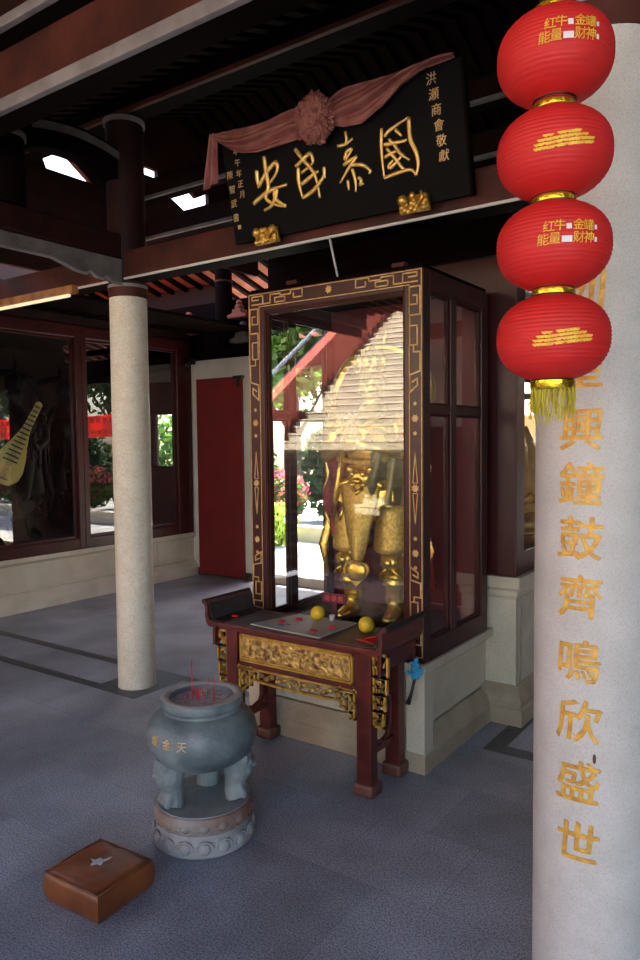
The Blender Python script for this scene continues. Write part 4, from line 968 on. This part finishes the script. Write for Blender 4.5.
b.sheet(tail, 20, 16, .004); b.build('hanging_tail', 'silk_pink', t, smooth=True)
bm = bmesh.new(); bmesh.ops.create_icosphere(bm, subdivisions=6, radius=1)
cc = Vector(bp(.640, .475, .055))
for v in bm.verts:
    n = v.co.normalized(); d = .94+.30*abs(noise.noise(n*4.2))+.05*noise.noise(n*11)-.20*max(0, 1-abs(noise.noise(n*5+Vector((3, 1, 2))))*7)
    v.co = cc+U_*(n.x*.105*d)+V_*(n.z*.112*d)-N_*(n.y*.06*d)
b = MB(); b.bm.free(); b.bm = bm; b.build('rosette', 'silk_pink', t, smooth=True)

# rod hanging from beam to the cabinet top
m = MB(); m.tube([(-2.10, 3.10, 2.62), (-2.07, 3.13, 2.42)], .006, 8); tag(m.build('hanging_rod', 'steel_white', smooth=True), 'thin white rod between the tie beam and the glass cabinet top', 'rod')
# security camera
t = thing('security_camera', 'small dark camera fixed at the top corner of the white door surround', 'camera', (-6.3, 6.3, 2.56))
b = MB(); b.box(-6.36, -6.24, 6.28, 6.35, 2.52, 2.58, bev=.01); b.build('housing', 'black_plastic', t)
b = MB(); b.tube([(-6.28, 6.28, 2.54), (-6.25, 6.2, 2.5)], .025, 10); b.build('lens_barrel', 'black_plastic', t, smooth=True)

# ================================================================== URN
UX, UY = -2.077, 2.111
cam_dir = Vector((.704, -.71, 0)); lf = Vector((-.82, -.573, 0))
t = thing('stone_pedestal_disc', 'round two-tier stone base carved with lotus petals under the incense urn', 'base', (UX, UY, 0))
b = MB(); b.lathe([(.198, 0), (.204, .006), (.200, .05), (.186, .072), (.18, .08)], (UX, UY, 0), 64); b.build('lower_tier', 'urn_base_stone', t, smooth=True, angle=40)
b = MB(); b.lathe([(.18, .078), (.19, .09), (.2, .13), (.196, .15), (.188, .155)], (UX, UY, 0), 64); b.build('upper_tier', 'lotus_stain', t, smooth=True, angle=40)
b = MB(); b.lathe([(.19, .152), (.188, .158)], (UX, UY, 0), 64); b.build('top_face', 'urn_stone', t, smooth=True, angle=40)
b = MB(); c = MB(); d_ = MB()
for k in range(16):
    a = 2*math.pi*k/16
    mt = Matrix.Translation((UX, UY, 0)) @ Matrix.Rotation(a, 4, 'Z')
    d_.ball((.198, 0, .036), (.012, .024, .024), 12, 8, mtx=mt)
    b.ball((.19, 0, .118), (.013, .024, .02), 12, 8, mtx=mt)
    for mbx, zc, r0, rr in ((d_, .036, .201, .033), (b, .117, .193, .030)):
        pts = [mt @ Vector((r0-.003*abs(q), rr*math.sin(q*.9)*1.05, zc+(rr*.9)*(math.cos(q*.9) if mbx is d_ else -math.cos(q*.9)))) for q in (-2.2, -1.4, -.7, 0, .7, 1.4, 2.2)]
        mbx.tube(pts, .0045, 6)
b.build('upper_petals', 'lotus_stain', t, smooth=True); d_.build('lower_petals', 'urn_base_stone', t, smooth=True); c.bm.free()
urn = thing('incense_urn', 'squat grey incense urn on three beast legs with gold characters', 'urn', (UX, UY, .158))
b = MB(); b.lathe([(.02, .292), (.10, .296), (.155, .318), (.195, .35), (.217, .39), (.223, .432), (.216, .468), (.198, .497), (.170, .516), (.154, .522), (.152, .53), (.155, .537), (.162, .54), (.165, .546), (.165, .570), (.160, .577), (.140, .578), (.134, .573), (.134, .53), (.02, .525)], (UX, UY, 0), 72)
b.build('bowl', 'bronze_grey', urn, smooth=True, angle=50)
b = MB(); b.lathe([(.1652, .578), (.160, .5805), (.136, .5815), (.130, .574)], (UX, UY, 0), 72, cap=False); o = b.build('rim_face', 'rim_stone', urn, smooth=True)
b = MB()
def ash(u, v):
    a = u*2*math.pi; r = .133*v; return (UX+r*math.cos(a), UY+r*math.sin(a), .550+.006*noise.noise(Vector((r*math.cos(a)*40, r*math.sin(a)*40, 1))))
b.sheet(ash, 40, 12, .004); o = b.build('ash', 'ash', urn); o['kind'] = 'stuff'
legs = [lf*.115+cam_dir*.075, -lf*.125+cam_dir*.01, -cam_dir*.11-lf*.02]
for L_ in legs:
    d = L_.normalized(); ang = math.atan2(d.y, d.x); mt = Matrix.Translation((UX+L_.x, UY+L_.y, 0)) @ Matrix.Rotation(ang, 4, 'Z')
    b = MB()
    def T_(pts): return [tuple(mt @ Vector(p)) for p in pts]
    b.tube(T_([(.005, 0, .36), (.015, 0, .31), (.02, 0, .27), (.008, 0, .23), (.008, 0, .19), (.016, 0, .165)]), [.05, .066, .06, .046, .048, .054], 14)
    b.ball((.048, 0, .295), (.034, .05, .04), mtx=mt)
    for q in (-1, 1):
        b.ball((.07, q*.022, .312), (.014, .014, .012), 10, 8, mtx=mt); b.ball((.055, q*.042, .33), (.014, .012, .018), 10, 8, mtx=mt)
        b.ball((.066, q*.022, .278), (.016, .02, .014), 10, 8, mtx=mt)
    b.ball((.08, 0, .295), (.016, .018, .013), 10, 8, mtx=mt)
    for q in (-1, 0, 1): b.tube(T_([(.018, q*.026, .25), (.03, q*.03, .21), (.045, q*.033, .18), (.055, q*.034, .169)]), [.012, .015, .017, .011], 8)
    o = voxel_body(b, 'leg', 'urn_stone', urn, .0045, 3)
    o.data.transform(Matrix.Translation(-wpos(urn)))
# gold characters around the belly, read from one end
b = MB(); base_a = math.atan2(cam_dir.y, cam_dir.x)
for k, (ch, off, zz) in enumerate((('天', -21, .447), ('金', -38, .45), ('爐', -55, .452))):
    a0 = base_a+R(off)
    def f(a, c, w, a0=a0, zz=zz):
        z = zz+c; r = .2235-(max(0, z-.432))**2*5-(max(0, .432-z))**2*3.5+w
        th = a0+a/.222; return (UX+r*math.cos(th), UY+r*math.sin(th), z)
    put_glyph(b, ch, .043, f, .0015)
b.build('gold_character', 'gold_paint', urn)
random.seed(11)
first = None
for k in range(14):
    a = random.uniform(0, 6.28); r = random.uniform(0, .075)*1.0; x, y = UX+lf.x*.02+r*math.cos(a), UY+lf.y*.02+r*math.sin(a); h = random.uniform(.03, .065)
    if k == 0: x, y, h = UX+lf.x*.038, UY+lf.y*.038, .165
    if k == 1: x, y, h = UX-lf.x*.05, UY-lf.y*.05, .10
    dx, dy = random.uniform(-.006, .006), random.uniform(-.006, .006)
    b = MB(); b.tube([(x, y, .545), (x+dx, y+dy, .55+h)], .0017 if k else .002, 6)
    o = b.build('incense_stick', 'incense_red')
    tag(o, 'tall red incense stick, the longest standing in the urn ash' if k == 0 else ('lone thin incense stick standing by the far side of the urn' if k == 1 else 'short burnt red incense stub among others in the urn ash'), 'incense', 'incense sticks in the urn')

# ================================================================== CUSHION
a0 = R(3)
t = thing('kneeling_cushion', 'square brown leather kneeling cushion with a torn white hole on top', 'cushion', (-2.105, 1.61, 0), rz=0)
bm = bmesh.new(); bmesh.ops.create_cube(bm, size=1); bmesh.ops.subdivide_edges(bm, edges=bm.edges, cuts=11, use_grid_fill=True)
for v in bm.verts:
    x, y, z = v.co*2
    # rounded box with soft top
    k = 1-.05*max(0, abs(x)-.8)*abs(y)**4*2-.0; e = 1-.035*abs(z)**6
    px, py = x*.139*e*(1-.03*abs(y)**8), y*.128*e*(1-.03*abs(x)**8)
    bulge = .006*(1-abs(z)**2); px += math.copysign(bulge, x)*abs(x)**6; py += math.copysign(bulge, y)*abs(y)**6
    pz = (z+1)/2*.100
    if z > .98: pz += .012*(1-x*x)*(1-y*y)+.0025*noise.noise(Vector((x*3, y*3, 5)))
    if z > .8: pz -= .004*max(abs(x), abs(y))**10
    pz += .003*noise.noise(Vector((x*2, y*2, z)))*(z+1)/2
    v.co = Vector((px, py, max(pz, 0)))
b = MB(); b.bm.free(); b.bm = bm; b.bm.transform(Matrix.Rotation(a0, 4, 'Z')); b.build('cushion_cover', 'leather', t, smooth=True, local=True, angle=50)
b = MB(); RZ = Matrix.Rotation(a0, 4, 'Z')
def rim_pts(z, ex=.148, ey=.136): return [tuple(RZ @ Vector(p)) for p in ((-ex, -ey, z), (0, -ey-.001, z), (ex, -ey, z), (ex+.001, 0, z), (ex, ey, z), (0, ey+.001, z), (-ex, ey, z), (-ex-.001, 0, z), (-ex, -ey, z))]
b.tube(rim_pts(.0975, .1345, .124), .0028, 6); b.tube([tuple(RZ @ Vector(p)) for p in ((.137, -.126, .005), (.137, -.126, .095))], .0025, 6); b.build('seam_piping', 'leather', t, local=True, smooth=True)
b = MB(); b.prism([tuple(Vector((-.0+x*1.35, -.0+y*1.35, .1135))) for x, y in ((-.03, -.004), (-.012, -.002), (-.010, .012), (.004, .010), (.012, .034), (.016, .018), (.012, .004), (.020, -.010), (.006, -.012), (-.002, -.026), (-.012, -.01))], (0, 0, .0012)); o = b.build('torn_hole', 'foam_white', t, local=True); o['label'] = 'torn hole showing white stuffing'

# ================================================================== LANTERNS
LX, LY = -.455, 1.45
def lantern(zc, label, print_kind, last=False, top=False):
    t = thing('paper_lantern', label, 'lantern', (LX, LY, zc-.085), 'string of red lanterns beside the inscribed column')
    a, h = .1075, .086
    def rad(z): return math.sqrt(max(0, 1-(abs(z)/h)**2.35))*a
    prof = []; n = 66
    for k in range(n+1):
        z = -h*.975+2*h*.975*k/n; r = max(rad(z), .036)*(1+.010*math.cos(2*math.pi*k/3)); prof.append((r, z))
    b = MB(); b.lathe(prof, (LX, LY, zc), 56, cap=False); b.build('paper_shade', 'lantern_red', t, smooth=True)
    b = MB(); b.lathe([(.040, 0), (.042, .008), (.040, .014), (.036, .014), (.036, 0)], (LX, LY, zc+h*.93), 32); b.build('gold_collar', 'collar_gold', t, smooth=True, angle=40)
    b = MB(); b.lathe([(.044, 0), (.045, .004), (.043, .006)], (LX, LY, zc+h*.93-.004), 32); b.build('dark_rim', 'lantern_rim', t, smooth=True, angle=40)
    b = MB(); b.lathe([(.040, 0), (.042, .004), (.040, .006)], (LX, LY, zc-h*.96), 32); b.build('dark_rim', 'lantern_rim', t, smooth=True, angle=40)
    # printing wrapped on the shade, facing the camera side
    base = math.atan2(-LY, -LX)+R(8)
    def onto(u, v, w):
        z = v; r = rad(z)*1.010+w+.0006; th = base+u/max(rad(z), .02); return (LX+r*math.cos(th), LY+r*math.sin(th), zc+z)
    if print_kind == 'text':
        y_ = MB(); w_ = MB()
        for ch, u, v, s in (('红', -.018, .020, .021), ('牛', .001, .021, .021), ('金', .034, .022, .021), ('罐', .054, .021, .021), ('能', -.028, -.003, .021), ('量', -.008, -.002, .021), ('财', .034, -.001, .021), ('神', .054, -.001, .021)):
            put_glyph(y_, ch, s*1.05, lambda a_, b_, w, u=u, v=v: onto(u-.005+a_, v-.008+b_, w), .0008, shear=.06)
        for u0, u1, v0, v1 in ((.012, .021, .013, .023), (.004, .022, -.010, .001), (.066, .071, .014, .022), (.066, .071, -.008, .0)):
            n = 6; w_.sheet(lambda p, q: onto(u0-.005+(u1-u0)*p, v0-.008+(v1-v0)*q, .0004), n, 3, .0006)
        y_.build('printed_characters', 'print_yellow', t); w_.build('printed_patches', 'print_white', t)
    else:
        y_ = MB(); random.seed(5)
        for k in range(17):
            u = -.034+.0062*k; hgt = (.010, .014, .020, .026, .022, .016, .02, .024, .026, .022, .024, .026, .022, .018, .016, .012, .008)[k]
            for j in range(int(hgt/.007)+1):
                uu, vv = u-.012+random.uniform(-.002, .002), -.024+j*.0068+.010*max(0, (k-4))/16
                def boat(p, q): return onto(uu+(p-.5)*.011, vv+(q-.5)*.0058*(1-.6*abs(2*p-1))+.002*(2*p-1)**2, .0004+.0002*j)
                y_.sheet(boat, 4, 2, .0006)
        y_.build('printed_ingots', 'print_yellow', t)
    if top:
        b = MB(); b.tube([(LX, LY, zc+h), (LX, LY, 3.56)], .003, 6); b.build('hanging_cord', 'black_plastic', t)
    if last:
        b = MB(); b.lathe([(.040, 0), (.043, .004), (.043, .018), (.038, .02)], (LX, LY, zc-h*.97-.018), 32); b.build('gold_collar', 'collar_gold', t, smooth=True, angle=40)
        random.seed(9); q = MB()
        for k in range(64):
            a_ = 2*math.pi*k/64; r = .041+random.uniform(-.006, .003); L_ = random.uniform(.045, .075) if k % 3 else random.uniform(.03, .05)
            x, y = LX+r*math.cos(a_), LY+r*math.sin(a_); z0 = zc-h*.97-.014
            q.tube([(x, y, z0), (x+random.uniform(-.004, .004), y+random.uniform(-.004, .004), z0-L_*.5), (x+random.uniform(-.008, .008), y+random.uniform(-.008, .008), z0-L_)], .0013, 5)
        q.build('tassel', 'tassel_yellow', t)
lantern(2.329, 'red paper lantern with yellow characters, topmost of the hanging string', 'text', top=True)
lantern(2.148, 'red paper lantern with gold ingot print, second from the top', 'ingot')
lantern(1.972, 'red paper lantern with yellow characters, third from the top', 'text')
lantern(1.796, 'red paper lantern with gold ingots and yellow tassel, bottom of the string', 'ingot', last=True)

# ================================================================== OUTDOORS
# stairway rising behind the viewpoint, seen mirrored in the cabinet glass
SX0, SX1, SY = -8.5, -3.6, -1.78
m = MB(); n = 40; rise, run = .14, .20
pts = [(SY, -.5)]
for k in range(n): pts += [(SY-run*k, -.5+rise*(k+1)), (SY-run*(k+1)-.0, -.5+rise*(k+1))]
yt = SY-run*n; zt = -.5+rise*n
pts += [(yt-5, zt), (yt-5, -.5)]
m.prism([(SX0, y, z) for y, z in pts], (SX1-SX0, 0, 0)); struct('outside_stairs', m, 'stair_stone')
m = MB()
for k in range(n): m.box(SX0+.0, SX1, SY-run*k-.0, SY-run*k+.018, -.5+rise*(k+1)-.028, -.5+rise*(k+1)+.002)
struct('trim_8', m, 'plinth_stone')
m = MB()
for xx in (SX0-.28, SX1):
    sl = rise/run
    m.prism([(xx, SY+.3, -.5), (xx, SY+.3, .35), (xx, yt, zt+.95), (xx, yt-5, zt+.95), (xx, yt-5, -.5)], (.28, 0, 0))
tag(struct('wall_parapet', m, 'parapet_red'))
m = MB()
for k in range(n): m.prism([(SX0, SY-run*k, -.5+rise*k), (SX0, SY-run*k, -.5+rise*k+.28), (SX0, SY-run*(k+1), -.5+rise*(k+1)+.14)], (.02, 0, 0))
struct('trim_9', m, 'stair_dark')
t = thing('handrail', 'grey metal handrail running beside the outdoor stairs, seen reflected in glass', 'railing', (SX0-.35, SY, -.5))
b = MB(); b.tube([(SX0-.38, SY+.3, .55), (SX0-.38, yt, zt+1.2)], .05, 8); b.tube([(SX0-.38, SY+.3, .25), (SX0-.38, yt, zt+.9)], .03, 8)
for k in range(9): b.tube([(SX0-.38, SY+.3+(yt-SY-.3)*k/8, -.3+(zt+.2)*k/8), (SX0-.38, SY+.3+(yt-SY-.3)*k/8, .55+(zt+.65)*k/8)], .025, 6)
b.build('rail_bars', 'rail_grey', t)
m = MB(); m.box(SX0, 2, yt-4.0, yt-3.6, zt, zt+4.5); struct('wall_upper', m, 'timber')

def leaf_cloud(mb, c, r, n, s, seed):
    rnd = random.Random(seed)
    for _ in range(n):
        while True:
            p = Vector((rnd.uniform(-1, 1), rnd.uniform(-1, 1), rnd.uniform(-1, 1)))
            if .25 < p.length < 1: break
        p = Vector((c[0]+p.x*r[0], c[1]+p.y*r[1], c[2]+p.z*r[2]))
        a = Vector((rnd.gauss(0, 1), rnd.gauss(0, 1), rnd.gauss(0, 1))).normalized(); b = a.cross(Vector((rnd.gauss(0, 1), rnd.gauss(0, 1), rnd.gauss(0, 1)))).normalized()
        L = s*rnd.uniform(.6, 1.3)
        mb.poly([p-a*L, p+b*L*.45, p+a*L, p-b*L*.45])
def tree(x, y, h, r, label, mt='leaf_green', n=1500, s=.16, seed=1, zb=-.5, cat='tree', name='garden_tree'):
    t = thing(name, label, cat, (x, y, zb))
    b = MB(); b.tube([(x, y, zb), (x+.05, y, zb+h*.35), (x-.04, y+.05, zb+h*.7)], [.06+h*.02, .05+h*.014, .03], 8)
    for q in range(5):
        a = q*1.3; b.tube([(x, y, zb+h*.35), (x+math.cos(a)*r*.5, y+math.sin(a)*r*.5, zb+h*.65)], [.04+h*.006, .02], 6)
    b.build('trunk', 'bark', t, smooth=True)
    b = MB()
    rnd = random.Random(seed)
    for q in range(7):
        a = rnd.uniform(0, 6.28); d = r*rnd.uniform(.1, .6)
        leaf_cloud(b, (x+d*math.cos(a), y+d*math.sin(a), zb+h*rnd.uniform(.55, .9)), (r*.55, r*.55, h*.2), n//7, s, seed*31+q)
    b.build('foliage', mt, t, recalc=False)
def bush(x, y, z, r, label, mt='leaf_green', n=500, s=.09, seed=1, flowers=None):
    t = thing('garden_shrub', label, 'shrub', (x, y, z))
    b = MB(); leaf_cloud(b, (x, y, z+r[2]*.8), r, n, s, seed); b.build('foliage', mt, t, recalc=False)
    b = MB()
    for q in range(6): b.tube([(x, y, z), (x+math.cos(q)*r[0]*.5, y+math.sin(q)*r[1]*.5, z+r[2])], .015, 5)
    b.build('stem', 'bark', t)
    if flowers:
        b = MB(); leaf_cloud(b, (x, y, z+r[2]*.95), (r[0]*1.03, r[1]*1.03, r[2]*1.0), n//2, s*.9, seed+77); b.build('blossom', flowers, t, recalc=False)
# behind the hall: paving with planting beyond (seen through cabinet, and mirrored in the glass wall)
m = MB(); m.box(-20, 14, 12.3, 12.6, -.5, -.2); struct('kerb', m, 'plinth_stone')
bush(-9.1, 11.6, -.5, (.35, .35, .5), 'small lime green shrub standing on sunny paving behind the hall', 'leaf_lime', 420, .08, 3)
bush(-10.9, 13.8, -.2, (.8, .7, .6), 'pink flowering shrub beyond the paving, seen through the cabinet', 'leaf_green', 900, .1, 4, 'flower_pink')
bush(-10.6, 15.9, -.2, (1.0, .8, 1.3), 'dark palm-like shrub beyond the paving behind the lime shrub', 'leaf_dark', 1100, .2, 5)
tree(-12.6, 16.8, 6.0, 2.4, 'leafy garden tree beyond the pink flowering shrub', 'leaf_green', 2600, .17, 6)
tree(-16.5, 21.5, 8, 2.8, 'dark garden tree beyond the palm-like shrub', 'leaf_dark', 2600, .17, 7)
bush(-10.6, 9.9, -.5, (1.0, .7, 1.5), 'green bush outside the small window of the statue room', 'leaf_green', 1500, .13, 21)
lab = ['magenta and orange flowering shrub below the red banner', 'pink flowering shrub beside a magenta one under the red banner', 'orange-pink flowering shrub at the end of the flower bed']
for k, x in enumerate((3.2, 5.6, 8.0)):
    bush(x, 13.9, -.2, (1.1, .6, .6), lab[k], 'leaf_green', 900, .1, 40+k, 'flower_pink')
for k, x in enumerate((.8, 10.4, 12.8)):
    bush(x, 13.9, -.2, (1.1, .6, .6), ['flowering shrub near the rear door of the hall', 'flowering shrub by the tree at the far end of the bed', 'last flowering shrub in the far flower bed'][k], 'leaf_green', 900, .1, 50+k, 'flower_pink')
for k, (x, y) in enumerate(((4.4, 17.4), (8.9, 17.9), (13.4, 17.4), (18.0, 18.5))):
    tree(x, y, 6.5+.3*k, 2.5, ['dark tree behind the magenta flower bed', 'tall dark tree behind the middle of the flower bed', 'dark tree at the far end of the flower bed', 'dark tree between the garden and the hall\'s rear opening'][k], 'leaf_dark', 2600, .2, 60+k)
for k, x in enumerate((4.6, 8.0, 11.4, 14.8)):
    bush(x, 15.6, -.5, (1.55, .7, 1.45), ['tall dark shrub behind the first flowers below the banner', 'tall dark shrub behind the middle of the flower bed', 'tall dark shrub behind the far end of the banner', 'tall dark shrub past the end of the banner'][k], 'leaf_dark', 1500, .16, 120+k)
bush(-13.0, 14.9, -.5, (1.2, .7, 1.35), 'tall green shrub behind the pink flowers seen through the cabinet', 'leaf_green', 1500, .13, 131)
t = thing('red_banner', 'long orange-red banner stretched over the flower bed, mirrored in the glass wall', 'banner', (3.5, 13.0, 1.7))
b = MB(); b.sheet(lambda u, v: (-1.5+12*u, 13.0+.03*math.sin(u*40), 1.75+.6*v+.02*math.sin(u*22)), 80, 4, .004); b.build('banner_cloth', 'banner_red', t)
b = MB()
for k in range(43): b.box(-1.2+.27*k, -1.2+.27*k+.13, 12.93, 12.95, 2.15, 2.28); b.box(-1.2+.27*k, -1.2+.27*k+.08, 12.93, 12.95, 1.85, 1.93)
b.build('printed_mark', 'banner_print', t)
b = MB()
for x in (-1.5, 2.2, 10.5): b.tube([(x, 13.02, -.5), (x, 13.02, 2.5)], .04, 8)
b.build('pole', 'rail_grey', t)
# far temple building, through the rear shrine glass
t = thing('temple_building', 'distant yellow walled temple with pinkish roof seen past the rear shrine', 'building', (-6.5, 23, -.5))
b = MB(); b.box(-13.5, -3.2, 23, 27, 1.6, 2.35); b.build('upper_wall', 'temple_yellow', t)
b = MB(); b.box(-13.5, -3.2, 23, 27, -.5, 1.6); b.build('wall', 'white_wall', t)
b = MB(); b.prism([(-14.2, 22.4, 2.35), (-2.6, 22.4, 2.35), (-3.4, 23.6, 3.0), (-13.4, 23.6, 3.0)], (0, 1.5, .1)); b.build('roof', 'temple_pink', t)
bush(-6.6, 17.2, -.5, (.35, .35, 1.0), 'slim blue-green conifer before the distant temple', 'leaf_dark', 500, .1, 91)

# greenery mirrored in the cabinet glass, beside the stairs
tree(-10.3, -6.8, 4.4, 1.2, 'tree beside the outdoor stairs, mirrored in the cabinet glass', 'leaf_green', 2400, .15, 71)
tree(-13.8, -10.6, 8.0, 2.8, 'tall dark tree farthest out from the outdoor stairs', 'leaf_dark', 3000, .2, 72)
tree(-10.4, -15.5, 10.0, 2.2, 'tall leafy tree beside the upper flight of the stairs', 'leaf_green', 2400, .2, 73)
for k in range(5):
    bush(SX0-.9, -3.5-1.6*k, -.5, (.42, .72, 1.0+.3*k), ['low shrub at the foot of the stair handrail', 'shrub at the second bay of the stair handrail', 'shrub halfway up beside the stair handrail', 'shrub high up beside the stair handrail', 'topmost shrub beside the stair handrail'][k], 'leaf_dark' if k % 2 else 'leaf_green', 700, .12, 80+k)

# ================================================================== LIGHT, WORLD, CAMERA
W_ = bpy.data.worlds.new('sky'); SC.world = W_; W_.use_nodes = True
nt = W_.node_tree; bg = nt.nodes['Background']
sky = nt.nodes.new('ShaderNodeTexSky'); sky.sky_type = 'NISHITA'; sky.sun_disc = False
sky.sun_elevation = R(44); sky.sun_rotation = R(-8); sky.air_density = 1.1; sky.dust_density = 2.5; sky.ozone_density = 1.0
nt.links.new(sky.outputs[0], bg.inputs[0]); bg.inputs[1].default_value = .175
sl = bpy.data.lights.new('sun', 'SUN'); sl.energy = 9.0; sl.angle = R(.6); sl.color = (1, .95, .86)
so = bpy.data.objects.new('sun', sl); COL.objects.link(so)
el, az = R(44), R(8)
sd = Vector((-math.sin(az)*math.cos(el), math.cos(az)*math.cos(el), math.sin(el)))   # towards the sun
so.rotation_euler = (-sd).to_track_quat('-Z', 'Y').to_euler(); so.location = (0, 10, 12)

cd = bpy.data.cameras.new('camera'); co = bpy.data.objects.new('camera', cd); COL.objects.link(co); SC.camera = co
cd.sensor_fit = 'HORIZONTAL'; cd.sensor_width = 36; cd.lens = 731.61*36/640; cd.clip_start = .05; cd.clip_end = 200
yaw, pitch, roll = R(35.0287), R(3.078), R(-.5641)
F = Vector((-math.sin(yaw), math.cos(yaw), 0)); Rt = Vector((math.cos(yaw), math.sin(yaw), 0)); Up = Vector((0, 0, 1))
F2 = F*math.cos(pitch)-Up*math.sin(pitch); U2 = Up*math.cos(pitch)+F*math.sin(pitch)
R3 = Rt*math.cos(roll)+U2*math.sin(roll); U3 = -Rt*math.sin(roll)+U2*math.cos(roll)
mm = Matrix((R3, U3, -F2)).transposed().to_4x4(); mm.translation = Vector((0, 0, 1.6)); co.matrix_world = mm

SC.view_settings.view_transform = 'Standard'; SC.view_settings.look = 'None'; SC.view_settings.gamma = 1; SC.view_settings.use_curve_mapping = False
SC.view_settings.exposure = 2.42
SC.cycles.use_denoising = True
SC.cycles.max_bounces = 10; SC.cycles.diffuse_bounces = 5; SC.cycles.glossy_bounces = 5; SC.cycles.transparent_max_bounces = 24
SC.cycles.sample_clamp_indirect = 6
SC.cycles.caustics_reflective = False
